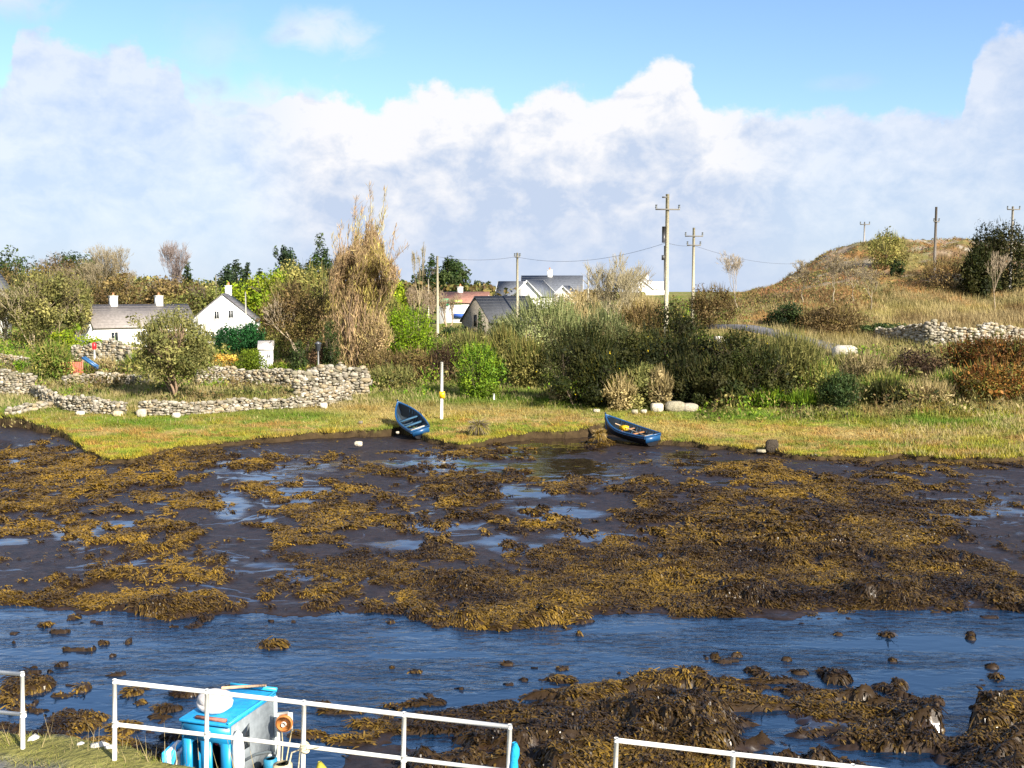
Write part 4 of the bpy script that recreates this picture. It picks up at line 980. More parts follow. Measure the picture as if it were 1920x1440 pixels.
# ------------------------------------------------------------------ ground cover that nobody could count
RDP = np.array([(1340, 103), (1395, 100), (1450, 97), (1510, 93.5), (1560, 91), (1600, 89.5)])
def undergrowth():
    n = 380000; mb = MB()
    y = np.sqrt(rng.uniform(67 ** 2, 168 ** 2, n)); x = y * rng.uniform(-.56, .54, n)
    px = 960 + F * x / y
    lump = np.clip((fbm(x * .5, y * .45, 151, 3) - .27) / .38, 0, 1); patch = fbm(x * .26, y * .22, 152, 3)
    h = np.zeros(n)
    def zone(a, b, c, d, v, s=40, sd=2.5):
        return v * sstep(a - s, a + s, px) * sstep(b + s, b - s, px) * sstep(c - sd, c + sd, y) * sstep(d + sd, d - sd, y)
    h = np.maximum(h, zone(690, 1300, 80, 128, 1.9)); h = np.maximum(h, zone(40, 690, 84, 100, 1.1)); h = np.maximum(h, zone(60, 545, 75, 85, .5, 20, 1)); h = np.maximum(h, zone(1020, 1440, 74, 96, 1.1, 40, 1)); h = np.maximum(h, zone(1330, 2100, 67.2, 88, 1.35, 40, .8))
    h = np.maximum.reduce([h, zone(1380, 2100, 120, 142, .8), zone(1380, 2100, 142, 165, .35)]); h = np.maximum(h, zone(1360, 1640, 104, 125, .9)); h = np.maximum(h, zone(-200, 140, 96, 165, 1.6)); h = np.maximum(h, zone(350, 720, 96, 165, 1.4)); h = np.maximum(h, zone(130, 380, 104, 124, .9)); h = np.maximum(h, zone(130, 380, 150, 168, 2.0))
    rd = np.abs(y - np.interp(px, RDP[:, 0], RDP[:, 1])) < 3.2; rd = rd & (px > 1330) & (px < 1620)
    h = np.where(rd, 0, h); vis = (px > 1370) & (px < 1590) & (y < np.interp(px, RDP[:, 0], RDP[:, 1])) & (y > 84); h = np.where(vis, h * .35, h)
    hh = h * lump
    k = (hh > .12) & (rng.random(n) < .25 + lump) & ((y < 110) | (rng.random(n) < .7)); x = x[k]; y = y[k]; hh = hh[k]; px = px[k]; patch = patch[k]; n = len(x)
    u = rng.random(n) ** .5; z = gh(x, y) + hh * u
    pals = [PAL['tan'], PAL['olive'], PAL['gorse'], PAL['brown'], PAL['yolive'], PAL['shrubg'], [(.30, .155, .065), (.25, .12, .05), (.18, .10, .05)]]
    sel = np.clip(((patch - .28) / .44 * 6 + rng.normal(0, .5, n)), 0, 5.99).astype(int)
    midm = (px < 1420) & (sel == 0) & (rng.random(n) < .75); sel = np.where(midm, 5, sel)
    hillm = (px > 1380) & (y > 104); sel = np.where(hillm & (sel == 5), 3, sel); sel = np.where(hillm & (sel == 2), 1, sel); sel = np.where(hillm & ((sel == 0) | ((sel == 1) & (rng.random(n) < .6))) & (y > 112), 6, sel)
    c = np.zeros((n, 3))
    for i, p in enumerate(pals):
        m = sel == i; p = np.array(p); c[m] = p[rng.integers(0, len(p), m.sum())]
    c *= rng.uniform(.7, 1.3, (n, 1))
    C = np.stack([x, y, z], 1)
    st = rng.random(n) < .45
    leaves(mb, C[~st], rng.normal(0, 1, ((~st).sum(), 3)) + [.2, -.3, .5], .12, c[~st])
    blades(mb, x[st], y[st], z[st] - .15, rng.uniform(.2, .6, st.sum()), rng.uniform(.03, .07, st.sum()), c[st], .4)
    return mb.build('undergrowth', M_leaf, kind='stuff')
undergrowth()
def distant_wood():
    n = 42000; mb = MB(); y = rng.uniform(185, 260, n); x = y * rng.uniform(-.62, .12, n); px = 960 + F * x / y
    top = np.interp(px, [-300, 0, 200, 380, 600, 800, 1000, 1200], [12.5, 12.5, 11.5, 10.6, 10.8, 10.2, 9.3, 8.6]) * (1 + .3 * (fbm(x * .12, y * .03, 161) - .5))
    g = gh(x, y); u = rng.random(n) ** .5; z = g + np.maximum(top - g, .5) * u
    pals = np.array(PAL['brown'] + PAL['olive'] + PAL['dark']); i = np.clip(fbm(x * .1, y * .02, 162) * 16 - 3 + rng.normal(0, 1.2, n), 0, len(pals) - 1).astype(int)
    leaves(mb, np.stack([x, y, z], 1), rng.normal(0, 1, (n, 3)) + [.2, -.4, .3], .42, pals[i] * rng.uniform(.7, 1.3, (n, 1)))
    return mb.build('distant_wood', M_leaf, kind='stuff')
distant_wood()

# ------------------------------------------------------------------ stone walls and rocks
def _ico():
    p = (1 + 5 ** .5) / 2
    V = np.array([(-1, p, 0), (1, p, 0), (-1, -p, 0), (1, -p, 0), (0, -1, p), (0, 1, p), (0, -1, -p), (0, 1, -p), (p, 0, -1), (p, 0, 1), (-p, 0, -1), (-p, 0, 1)], float)
    V /= np.linalg.norm(V[0])
    Fc = [(0, 11, 5), (0, 5, 1), (0, 1, 7), (0, 7, 10), (0, 10, 11), (1, 5, 9), (5, 11, 4), (11, 10, 2), (10, 7, 6), (7, 1, 8), (3, 9, 4), (3, 4, 2), (3, 2, 6), (3, 6, 8), (3, 8, 9), (4, 9, 5), (2, 4, 11), (6, 2, 10), (8, 6, 7), (9, 8, 1)]
    return V, Fc
ICO, ICOF = _ico()
STONEC = np.array([(.30, .27, .21), (.25, .22, .17), (.38, .345, .28), (.19, .17, .12), (.31, .25, .16)])

def stones(mb, C, S, pal=STONEC, rot=None):
    n = len(C)
    V = ICO[None] * rng.uniform(.62, 1.25, (n, 12, 1))
    V = np.sign(V) * np.abs(V) ** .6
    V = V * S[:, None, :]
    a = rng.uniform(-.5, .5, n) if rot is None else rot + rng.uniform(-.25, .25, n)
    ca, sa = np.cos(a)[:, None], np.sin(a)[:, None]
    W = np.stack([V[:, :, 0] * ca - V[:, :, 1] * sa, V[:, :, 0] * sa + V[:, :, 1] * ca, V[:, :, 2]], 2) + C[:, None]
    c = pal[rng.integers(0, len(pal), n)] * rng.uniform(.75, 1.25, (n, 1))
    mb.shared(W, ICOF, c)

def stonewall(name, label, pts, th=.6, ss=.115, pal=STONEC, group='dry stone walls'):
    """pts: (x, y, height) along the wall"""
    C = []; S = []; RT = []
    for (x0, y0, h0), (x1, y1, h1) in zip(pts[:-1], pts[1:]):
        L = math.hypot(x1 - x0, y1 - y0); n = max(1, int(L / (ss * 1.45))); rt = math.atan2(y1 - y0, x1 - x0)
        for i in range(n):
            u = (i + .5) / n; x = x0 + (x1 - x0) * u; y = y0 + (y1 - y0) * u
            h = (h0 + (h1 - h0) * u) * (1 + .10 * math.sin(x * 1.3) + random.gauss(0, .05)); z0 = G(x, y)
            k = max(1, int(h / (ss * 1.25)))
            for j in range(k):
                for side in (-1, 1):
                    o = side * (th * .5 - ss * .5) * (1 - .3 * j / k)
                    C.append((x + random.gauss(0, .05) - math.sin(rt) * o, y + math.cos(rt) * o + random.gauss(0, .04), z0 + (j + .42) * h / k + random.gauss(0, .02)))
                    q = random.uniform(.6, 1.25) if random.random() < .8 else random.uniform(1.3, 1.9); S.append((ss * q * random.uniform(.8, 1.6), ss * min(q, 1.3), ss * q * random.uniform(.5, .95))); RT.append(rt)
    mb = MB(); stones(mb, np.array(C), np.array(S), pal, np.array(RT))
    # hearting between the faces
    for (x0, y0, h0), (x1, y1, h1) in zip(pts[:-1], pts[1:]):
        z0 = min(G(x0, y0), G(x1, y1)); rt = math.atan2(y1 - y0, x1 - x0); h = min(h0, h1) * .8
        mb.box(((x0 + x1) / 2, (y0 + y1) / 2, z0 + h / 2 - .1), (math.hypot(x1 - x0, y1 - y0), th * .45, h + .2), rt, (.20, .175, .13))
    o = mb.build(name, M_stone, loc=(pts[0][0], pts[0][1], G(pts[0][0], pts[0][1])))
    return tag(o, label, 'wall', group)

def W3(px, D, h): return (P(px, 740, D)[0], D, h)
stonewall('stone_wall', 'curving front dry stone wall at its left end, with mossy foot', [W3(66, 79, .8), W3(90, 75, .85), W3(130, 72.5, .9), W3(180, 71, .95), W3(232, 70.5, .8)])
stonewall('stone_wall', 'long low front dry stone wall running toward the left boat', [W3(262, 70.2, .85), W3(330, 70.2, .9), W3(400, 71.2, .75), W3(470, 72.5, .7), W3(560, 73.5, .75), W3(610, 74.5, .95), W3(655, 76.5, 1.3)])
stonewall('stone_wall', 'tall squared stone wall behind the front wall, below the tall tan tree', [W3(553, 79, 2.0), W3(600, 79, 2.05), W3(690, 79, 2.1)], .6, .15)
stonewall('stone_wall', 'low mortared stone wall in front of the clipped bush', [W3(370, 86, 1.2), W3(460, 86, 1.25), W3(552, 84, 1.3)])
stonewall('stone_wall', 'thick pale stone wall cut off by the left edge', [W3(-60, 80, 1.7), W3(10, 79.5, 1.7), W3(64, 79.3, 1.6)])
stonewall('stone_wall', 'pale roadside wall high at the left edge beyond the small dark bush', [W3(-60, 104, 1.0), W3(0, 103, 1.0), W3(55, 102, .9)])
stonewall('stone_wall', 'ruined grey shed wall below the long cottage', [W3(140, 102, 2.1), W3(200, 101, 2.3), W3(245, 100, 2.4)], .6, .16)
stonewall('stone_wall', 'low wall along the middle garden behind the front wall', [W3(120, 86, .8), W3(200, 87, .8), W3(290, 87, .8)])
stonewall('stone_wall', 'pale field wall below the hill on the right', [W3(1640, 98, 1.0), W3(1690, 95, 1.4), W3(1740, 92, 1.9), W3(1830, 91, 1.8), W3(1900, 91, 1.7), W3(1990, 91, 1.7)], .7, .16, STONEC * 1.1)
stonewall('stone_wall', 'tumbled line of stones running down to the inlet on the left', [W3(18, 70, .45), W3(50, 72, .5), W3(105, 74, .4)], .5, .15)

def rock(name, label, px, D, wpx, hpx, pal=STONEC, n=1, z=None, group=None, dz=0):
    x = P(px, 800, D)[0]; zz = (max(G(x, D), float(seabed(np.array([x]), np.array([D]))[0][0])) if z is None else z) + dz
    w = wpx * D / F; h = hpx * D / F
    mb = MB()
    for i in range(n):
        bm_v = ICO.copy(); 
        # one subdivision for a less faceted boulder
        V = list(map(tuple, bm_v)); cache = {}; Fn = []
        def mid(a, b):
            k = (min(a, b), max(a, b))
            if k not in cache:
                m = (np.array(V[a]) + np.array(V[b])); m /= np.linalg.norm(m); V.append(tuple(m)); cache[k] = len(V) - 1
            return cache[k]
        for a, b, c in ICOF:
            ab, bc, ca = mid(a, b), mid(b, c), mid(c, a); Fn += [(a, ab, ca), (b, bc, ab), (c, ca, bc), (ab, bc, ca)]
        A = np.array(V); s = rng.uniform(0, 50, 3)
        r = .75 + .55 * (fbm(A[:, 0] * 1.3 + s[0], A[:, 1] * 1.3 + A[:, 2] * 1.7 + s[1], 3) )
        r = r + .5 * (fbm(A[:, 0] * 3 + s[1], A[:, 1] * 3 - A[:, 2] * 3 + s[2], 5) - .5); A = A * r[:, None]; A = np.minimum(A, rng.uniform(.55, .9, 3)); A = np.maximum(A, -rng.uniform(.6, .95, 3))
        ox = (i - (n - 1) / 2) * w / n
        A = A * np.array([w / n * .6, w / n * .45, h * .6]) * rng.uniform(.8, 1.15) + [x + ox, D + rng.normal(0, .1), zz + h * .35]
        mb.add(A, Fn, pal[rng.integers(0, len(pal))] * rng.uniform(.9, 1.15))
    return tag(mb.build(name, M_stone, loc=(x, D, zz)), label, 'rock', group)
PALE = STONEC * 1.5
rock('boulder', 'big white boulder beside the road on the right bank', 1580, 87, 52, 36, PALE)
rock('boulder', 'white square block on the bank left of the road', 1348, 92, 28, 20, PALE, dz=.6)
for px, D, w, h, lb in [(1232, 70.4, 30, 22, 'pale boulder at the left end of the stone pile'), (1264, 70.7, 34, 20, 'pale boulder in the middle of the stone pile'), (1294, 70.4, 26, 15, 'pale boulder at the right end of the stone pile')]:
    rock('boulder', lb, px, D, w, h, PALE, group='stone pile above the right boat')
for px, D, w, h, lb in [(672, 59.5, 16, 11, 'small white rock out on the mud left of the boats'), (1118, 70.5, 16, 9, 'small white stone left of the right boat bow'), (1190, 69.8, 14, 11, 'small pale stone behind the right boat'), (1208, 70, 12, 8, 'grey stone right of the pale one behind the right boat'), (745, 63.2, 8, 6, 'tiny pale stone on the mud below the left boat'), (677, 67, 10, 7, 'small dark stone on the turf left of the left boat'), (1427, 57.5, 20, 8, 'pale flat stone above the orange weed'), (1528, 56, 14, 7, 'grey stone between the two orange weed patches')]:
    rock('rock', lb, px, D, w, h, PALE if 'white' in lb or 'pale' in lb else STONEC * .6, group='loose stones on the shore')
rock('rock', 'bleached stone at the front wall right of its middle', 608, 73.2, 16, 13, PALE)
rock('rock', 'bleached stone against the foot of the front wall', 268, 69.6, 18, 18, PALE)
rock('rock', 'bleached stone lying left of the front wall gap', 222, 69.8, 18, 11, PALE)
rock('rock', 'whitish stone fallen below the front wall', 330, 69.3, 16, 10, PALE)
rock('rock', 'pale stone below the curve of the front wall', 150, 70.2, 18, 11, PALE)
DK = np.array([(.03, .025, .02), (.05, .04, .03)])
rock('boulder', 'black weed-hung boulder at the edge of the bank right of the right boat', 1448, 57.6, 26, 28, DK)
def tuft(name, label, px, D, wpx, hpx, pal, n=500, stump=False):
    x = P(px, 800, D)[0]; z = max(G(x, D), float(seabed(np.array([x]), np.array([D]))[0][0])); W = wpx * D / F; H = hpx * D / F
    root = thing(name, (x, D, z), label, 'tussock'); mb = MB()
    a = rng.uniform(0, 6.28, n); r = W * .25 * rng.random(n) ** .5
    b = np.stack([x + np.cos(a) * r, D + np.sin(a) * r, 0 * a + z + H * .75 * (1 - (r / (W * .3)) ** 2 * .4)], 1)
    t = b + np.stack([np.cos(a) * W * .28 + rng.normal(0, .05, n), np.sin(a) * W * .28 + rng.normal(0, .05, n), -H * rng.uniform(-.25, .75, n)], 1)
    s = np.cross(t - b, rng.normal(0, 1, (n, 3))); s /= np.linalg.norm(s, axis=1, keepdims=True); s *= .025
    pal = np.array(pal); mb.polys(np.stack([b - s, b + s, t], 1), pal[rng.integers(0, len(pal), n)] * rng.uniform(.7, 1.3, (n, 1)))
    mb.build('foliage', M_grassb, root)
    m2 = MB(); A = ICO * np.array([W * .3, W * .28, H * .5]) + [x, D, z + H * .35]; m2.add(A, ICOF, (.10, .08, .05)); m2.build('core', M_bark, root)
tuft('tussock', 'grey stump-like tussock topped with yellow grass between the boats', 898, 62.5, 46, 34, [(.30, .25, .16), (.36, .31, .05), (.22, .18, .12)], 900)
tuft('tussock', 'golden weed tussock on the mud left of the right boat', 1124, 61, 28, 24, [(.33, .22, .06), (.26, .17, .03), (.4, .3, .15)], 700)

# ------------------------------------------------------------------ road on the right bank
def ribbon(name, pts, w, lift, mat, col):
    pts = np.array([(P(a, 620, d)[0], d) for a, d in pts]); q = []
    for i in range(len(pts) - 1):
        for u in np.linspace(0, 1, 12, endpoint=False): q.append(pts[i] * (1 - u) + pts[i + 1] * u)
    q.append(pts[-1]); q = np.array(q); t = np.gradient(q, axis=0); t /= np.linalg.norm(t, axis=1, keepdims=True); nrm = np.stack([-t[:, 1], t[:, 0]], 1)
    rows = []
    zc = gh(q[:, 0], q[:, 1]); k = np.ones(9) / 9; zc = np.convolve(np.pad(zc, 4, 'edge'), k, 'valid')
    for o in (-.5, -.48, 0, .48, .5):
        e = q + nrm * w * o; z = zc + lift - (.5 if abs(o) == .5 else 0); rows.append(np.stack([e[:, 0], e[:, 1], z], 1))
    V = np.stack(rows, 1); n, m = V.shape[:2]; i = np.arange(n * m).reshape(n, m)
    fs = np.stack([i[:-1, :-1], i[1:, :-1], i[1:, 1:], i[:-1, 1:]], -1).reshape(-1, 4)
    mb = MB(); mb.add(V.reshape(-1, 3), [tuple(f) for f in fs], col)
    return mb.build(name, mat, kind='structure')
ribbon('road', [(1340, 103), (1395, 100), (1450, 97), (1510, 93.5), (1560, 91), (1600, 89.5)], 2.3, .22, M_road, (.13, .13, .14))

# ------------------------------------------------------------------ buildings
def xf(c, rz):
    a, b = math.cos(rz), math.sin(rz)
    def f(p):
        p = np.asarray(p, float).reshape(-1, 3)
        return np.stack([p[:, 0] * a - p[:, 1] * b + c[0], p[:, 0] * b + p[:, 1] * a + c[1], p[:, 2] + c[2]], 1)
    return f

def opening(root, T, x, z, w, h, side, dist, axis='y', frame_col=(.75, .75, .73), name='window', sill=True):
    """window on a wall: axis 'y' -> wall at local y=side*dist, axis 'x' -> wall at local x=side*dist"""
    def B(mb, u, v, su, sv, out, th, col):
        if axis == 'y': c = [(u - su / 2, side * (dist + out)), (u + su / 2, side * (dist + out + th))]; lo = (c[0][0], min(c[0][1], c[1][1])); hi = (c[1][0], max(c[0][1], c[1][1]))
        else:
            a0, a1 = side * (dist + out), side * (dist + out + th); lo = (min(a0, a1), u - su / 2); hi = (max(a0, a1), u + su / 2)
        V = [(X, Y, Z) for Z in (v - sv / 2, v + sv / 2) for X, Y in ((lo[0], lo[1]), (hi[0], lo[1]), (hi[0], hi[1]), (lo[0], hi[1]))]
        mb.add(T(V), [(0, 3, 2, 1), (4, 5, 6, 7), (0, 1, 5, 4), (1, 2, 6, 5), (2, 3, 7, 6), (3, 0, 4, 7)], col)
    f = MB(); t = .07
    for u, v, su, sv in ((x - w / 2, z, t, h + t), (x + w / 2, z, t, h + t), (x, z + h / 2, w - t, t), (x, z - h / 2, w - t, t), (x, z, t * .6, h - t)):
        B(f, u, v, su, sv, .0, .05, frame_col)
    if sill: B(f, x, z - h / 2 - .09, w + .2, .08, .0, .1, (.6, .6, .58))
    fo = f.build(name, M_paint, root)
    p = MB(); B(p, x, z, w - t, h - t, .003, .012, (.02, .02, .03)); p.build('pane', M_glass, fo, loc=np.array(root.location))
    return fo

def house(name, label, cat, c, rz, L, W, hw, hr, wallc, roofc, chim=(), wins=(), base=1.5, over=.25, wallmat=None, barge=None, hip=0):
    """ridge along local x; c = centre on the ground"""
    T = xf(c, rz); root = thing(name, c, label, cat)
    x, y = L / 2, W / 2
    mb = MB()
    V = [(-x, -y, -base), (x, -y, -base), (x, y, -base), (-x, y, -base), (-x, -y, hw), (x, -y, hw), (x, y, hw), (-x, y, hw), (-x, 0, hr - .05), (x, 0, hr - .05)]
    mb.add(T(V), [(0, 1, 5, 4), (2, 3, 7, 6), (1, 2, 6, 9, 5), (3, 0, 4, 8, 7), (4, 5, 9, 8), (6, 7, 8, 9)], wallc)
    mb.build('wall', wallmat or M_render, root)
    mb = MB(); th = .14; sl = (hr - hw) / y; ye = y + over; ze = hr - sl * ye; xo = x + .12
    for s in (-1, 1):
        V = [(-xo, 0, hr), (xo, 0, hr), (xo, s * ye, ze), (-xo, s * ye, ze), (-xo, 0, hr + th), (xo, 0, hr + th), (xo, s * ye, ze + th), (-xo, s * ye, ze + th)]
        mb.add(T(V), [(0, 3, 2, 1), (4, 5, 6, 7), (0, 1, 5, 4), (1, 2, 6, 5), (2, 3, 7, 6), (3, 0, 4, 7)], roofc)
    # slate courses as fine proud laps
    nc = 9
    for s in (-1, 1):
        for k in range(1, nc):
            yy = s * ye * k / nc; zz = hr + th - sl * abs(yy) + .012
            V = [(-xo, yy - .02, zz + sl * .02 * s), (xo, yy - .02, zz + sl * .02 * s), (xo, yy + .02, zz - sl * .02 * s), (-xo, yy + .02, zz - sl * .02 * s)]
            mb.add(T(V), [(0, 1, 2, 3)], np.array(roofc) * .8)
    ro = mb.build('roof', M_slate, root)
    if barge:
        mb = MB()
        for sx in (-1, 1):
            for s in (-1, 1):
                V = [(sx * (xo + .003), 0, hr + th + .03), (sx * (xo + .003), s * ye, ze + th + .03), (sx * (xo + .003), s * ye, ze - .1), (sx * (xo + .003), 0, hr - .1)]
                V += [(v[0] + sx * .05, v[1], v[2]) for v in V]
                mb.add(T(V), [(0, 1, 2, 3), (7, 6, 5, 4), (0, 4, 5, 1), (1, 5, 6, 2), (2, 6, 7, 3), (3, 7, 4, 0)], barge)
        mb.build('bargeboard', M_paint, root)
    for cx, cw, ch in chim:
        mb = MB(); p = T([(cx, 0, hr + ch / 2 - .3)])[0]; mb.box(p, (cw, cw * .8, ch + .6), rz, (.78, .77, .74))
        q = T([(cx, 0, hr + ch + .05)])[0]; mb.box(q, (cw + .12, cw * .8 + .12, .1), rz, (.7, .68, .64))
        co = mb.build('chimney', M_render, ro, loc=np.array(root.location))
        m2 = MB(); r = T([(cx, 0, hr + ch + .1)])[0]; m2.tube([r, r + [0, 0, .4]], [.14, .11], 8, (.45, .2, .1)); m2.build('chimney_pot', M_worn, ro, loc=np.array(root.location))
    for wdef in wins:
        opening(root, T, *wdef)
    return root, T

WH = (.80, .79, .76)
x = P(258, 620, 139)[0]; g = G(x, 139)
house('cottage', 'long low white cottage with grey slate roof and two chimneys', 'house', (x, 139, g), R(42), 13.4, 6.0, 2.45, 5.0, WH, (.24, .215, .20), [(-3.0, .85, 1.1), (2.9, .85, 1.1)],
      [(-4.2, 1.25, .9, 1.1, -1, 3.0), (-.9, 1.25, .9, 1.1, -1, 3.0), (1.8, 1.25, .9, 1.1, -1, 3.0), (4.6, 1.25, .9, 1.1, -1, 3.0), (.5, 1.0, .95, 2.0, -1, 3.0, 'y', (.15, .2, .25), 'door', False)])
x = P(416, 600, 128)[0]; g = G(x, 128)
house('gable_house', 'white gabled house facing the water with two small attic windows', 'house', (x - .2, 131, g), R(98), 7.5, 7.2, 3.3, 6.25, WH, (.13, .125, .13), [(2.4, .9, 1.0)],
      [(-.9, 4.0, .55, .9, -1, 3.75, 'x'), (.7, 3.9, .55, .9, -1, 3.75, 'x'), (-1.6, 1.4, 1, 1.2, -1, 3.75, 'x'), (1.5, 1.4, 1, 1.2, -1, 3.75, 'x')])
x = P(499, 650, 97)[0]; g = G(x, 97)
house('garden_shed', 'tiny white shed among the garden bushes', 'shed', (x, 97, g), R(8), 1.15, 1.6, 1.75, 2.4, WH, (.55, .52, .5), (), [(.25, 1.2, .3, .35, -1, .8, 'y', (.7, .7, .68), 'window', False)], over=.06)
x = P(925, 600, 112)[0]; g = G(x, 112)
house('stone_barn', 'grey stone barn with dark slate roof below the white modern house', 'barn', (x + .9, 114, g), R(33), 6.5, 5.6, 2.6, 5.0, (.26, .23, .18), (.075, .078, .085), (), [(0, 2.6, .55, 1.2, -1, 3.25, 'x', (.15, .13, .11), 'window', False)], wallmat=M_stone)
# shop
x = P(872, 585, 150)[0]; g = G(x, 150)
rt, T = house('shop', 'white shop with brown-red tiled roof and a green sign board', 'shop', (x, 151, g), R(-6), 6.4, 5.0, 2.7, 4.0, (.75, .74, .71), (.30, .15, .11), [(-.7, .7, .7)], [(1.2, 1.3, 1.4, 1.1, -1, 2.5)])
mb = MB(); mb.box(T([(-2.6, -2.62, 2.75)])[0], (1.5, .1, .9), R(-6), (.02, .35, .16)); mb.build('sign_board', M_paint, rt)
mb = MB(); mb.box(T([(-.9, -2.62, 2.75)])[0], (1.7, .1, .55), R(-6), (.30, .52, .08)); mb.build('sign_board', M_paint, rt)
mb = MB(); mb.box(T([(.1, -2.7, .9)])[0], (2.6, .2, .6), R(-6), (.06, .14, .5)); mb.build('counter_panel', M_paint, rt)
# white modern house: main block, left wing, front gables
x = P(1035, 540, 192)[0]; g = G(x, 192); zt = P(1035, 518, 192)[2] - g
rt, T = house('modern_house', 'large white house with slate roofs, white bargeboards and a chimney on the skyline', 'house', (x, 192, g), R(-4), 10.5, 7, zt - 3.0, zt, WH, (.12, .13, .15), [(-.4, .9, 1.0)], [(-1, zt - 3.8, 1, .9, -1, 3.5), (2, zt - 3.8, 1, .9, -1, 3.5)], barge=(.8, .8, .79), base=4)
def wing(px, D, rz, L, W, hw, hr, bar=True):
    xx = P(px, 540, D)[0]; c0 = (xx, D, g); T2 = xf(c0, rz); x2, y2 = L / 2, W / 2
    m = MB(); V = [(-x2, -y2, -4), (x2, -y2, -4), (x2, y2, -4), (-x2, y2, -4), (-x2, -y2, hw), (x2, -y2, hw), (x2, y2, hw), (-x2, y2, hw), (-x2, 0, hr - .05), (x2, 0, hr - .05)]
    m.add(T2(V), [(0, 1, 5, 4), (2, 3, 7, 6), (1, 2, 6, 9, 5), (3, 0, 4, 8, 7), (4, 5, 9, 8), (6, 7, 8, 9)], WH); m.build('wall', M_render, rt)
    m = MB(); sl = (hr - hw) / y2; ye = y2 + .3; ze = hr - sl * ye; xo = x2 + .15
    b = MB()
    for s in (-1, 1):
        V = [(-xo, 0, hr), (xo, 0, hr), (xo, s * ye, ze), (-xo, s * ye, ze)]; V += [(v[0], v[1], v[2] + .14) for v in V]
        m.add(T2(V), [(0, 3, 2, 1), (4, 5, 6, 7), (0, 1, 5, 4), (1, 2, 6, 5), (2, 3, 7, 6), (3, 0, 4, 7)], (.12, .13, .15))
        for sx in (-1, 1):
            V = [(sx * (xo + .003), 0, hr + .17), (sx * (xo + .003), s * ye, ze + .17), (sx * (xo + .003), s * ye, ze - .15), (sx * (xo + .003), 0, hr - .15)]; V += [(v[0] + sx * .06, v[1], v[2]) for v in V]
            b.add(T2(V), [(0, 1, 2, 3), (7, 6, 5, 4), (0, 4, 5, 1), (1, 5, 6, 2), (2, 6, 7, 3), (3, 7, 4, 0)], (.8, .8, .79))
    m.build('roof', M_slate, rt); b.build('bargeboard', M_paint, rt)
wing(1004, 186, R(62), 6, 5.2, zt - 3.3, zt - .9)
wing(958, 190, R(-12), 4.2, 5.5, zt - 3.4, zt - 1.0)
wing(1062, 187, R(70), 4, 3.6, zt - 3.4, zt - 1.8)
x = P(1208, 540, 225)[0]; g2 = G(x, 225); zt2 = P(1208, 523, 225)[2] - g2
rt2, T = house('far_house', 'small far white house left of the tallest pole on the skyline', 'house', (x, 225, g2), R(70), 7, 5.4, zt2 - 2.0, zt2, WH, (.5, .5, .5), [(2.0, .9, .8)], [], base=4, barge=(.8, .8, .8))
mb = MB(); q = P(1232, 537, 226); mb.box((q[0], 227, q[2] - 2), (4.5, 4, 6), 0, WH); mb.build('side_wall', M_render, rt2)
x = P(-62, 520, 150)[0]; g3 = G(x, 150); zt3 = P(-14, 494, 150)[2] - g3
house('edge_house', 'white gable just peeping in at the left edge above the trees', 'house', (x, 154, g3), R(84), 6, 5, zt3 - 3.4, zt3, WH, (.2, .2, .2), (), (), base=2)

# ------------------------------------------------------------------ poles and wires
def pole(label, px, D, top, r=.12, arms=(), col=(.42, .38, .27), base=None, extra=None, name='utility_pole', group='wooden utility poles'):
    x = P(px, 500, D)[0]; z0 = G(x, D) - .3; zt = P(px, top, D)[2]
    root = thing(name, (x, D, z0), label, 'pole', group)
    m = MB(); m.tube([(x, D, z0), (x, D, (z0 + zt) / 2), (x, D, zt)], [r * 1.15, r, r * .85], 10, col); m.build('shaft', M_wood, root)
    for py, wpx, rz in arms:
        z = P(px, py, D)[2]; w = wpx * D / F
        m = MB(); m.box((x, D - r - .05, z), (w, .09, .11), rz, (.16, .15, .13)); ao = m.build('crossarm', M_wood, root)
        for s in (-1, 1):
            i = MB(); q = np.array([x + s * w * .47 * math.cos(rz), D - r - .05 + s * w * .47 * math.sin(rz), z + .05])
            i.tube([q, q + [0, 0, .1], q + [0, 0, .2], q + [0, 0, .32]], [.05, .10, .06, .09], 8, (.12, .13, .13)); i.build('insulator', M_paint, ao, loc=np.array(root.location))
    if extra == 'box':
        z = P(px, 440, D)[2]; m = MB(); m.tube([(x - .28, D - .1, z - .65), (x - .28, D - .1, z + .65)], .15, 10, (.035, .035, .04)); m.build('transformer', M_paint, root)
        m = MB(); m.tube([(x - .2, D - .06, z - .9), (x - .18, D - .06, z - 4.5)], .05, 6, (.05, .05, .05)); m.build('cable', M_paint, root)
        z = P(px, 483, D)[2]; m = MB(); m.box((x - .3, D - .1, z), (.25, .2, .4), 0, (.05, .05, .05)); m.build('switch_box', M_paint, root)
        z = P(px, 370, D)[2]; m = MB(); m.box((x - .25, D - .12, z), (.4, .1, .12), 0, (.1, .1, .1)); m.build('top_bracket', M_paint, root)
    return np.array([x, D, zt])
p1 = pole('tallest wooden pole with one crossarm and a black transformer', 1250, 90, 364, .17, [(393, 46, .1)], extra='box')
p2 = pole('second tallest pole with two short crossarms right of the tallest', 1300, 108, 427, .14, [(443, 34, .1), (460, 26, .1)])
p3 = pole('plain pole between the lime conical bush and the green bush', 820, 112, 480, .13)
p4 = pole('plain pole in front of the dark slate barn roof', 970, 112, 474, .13, [(482, 10, 0)])
p5 = pole('dark pole on the brow of the hill', 1752, 124, 388, .15, col=(.16, .14, .12), arms=[(416, 10, 0)])
p6 = pole('pale pole before the huge dark bush at the upper right', 1895, 121, 387, .14, [(393, 24, 0)], col=(.45, .42, .37))
p7 = pole('distant thin pole with a crossarm on the hill crest', 1619, 152, 416, .1, [(421, 18, 0)], col=(.3, .28, .26))
p8 = pole('short pale pole behind the gable house chimney', 404, 150, 516, .1)
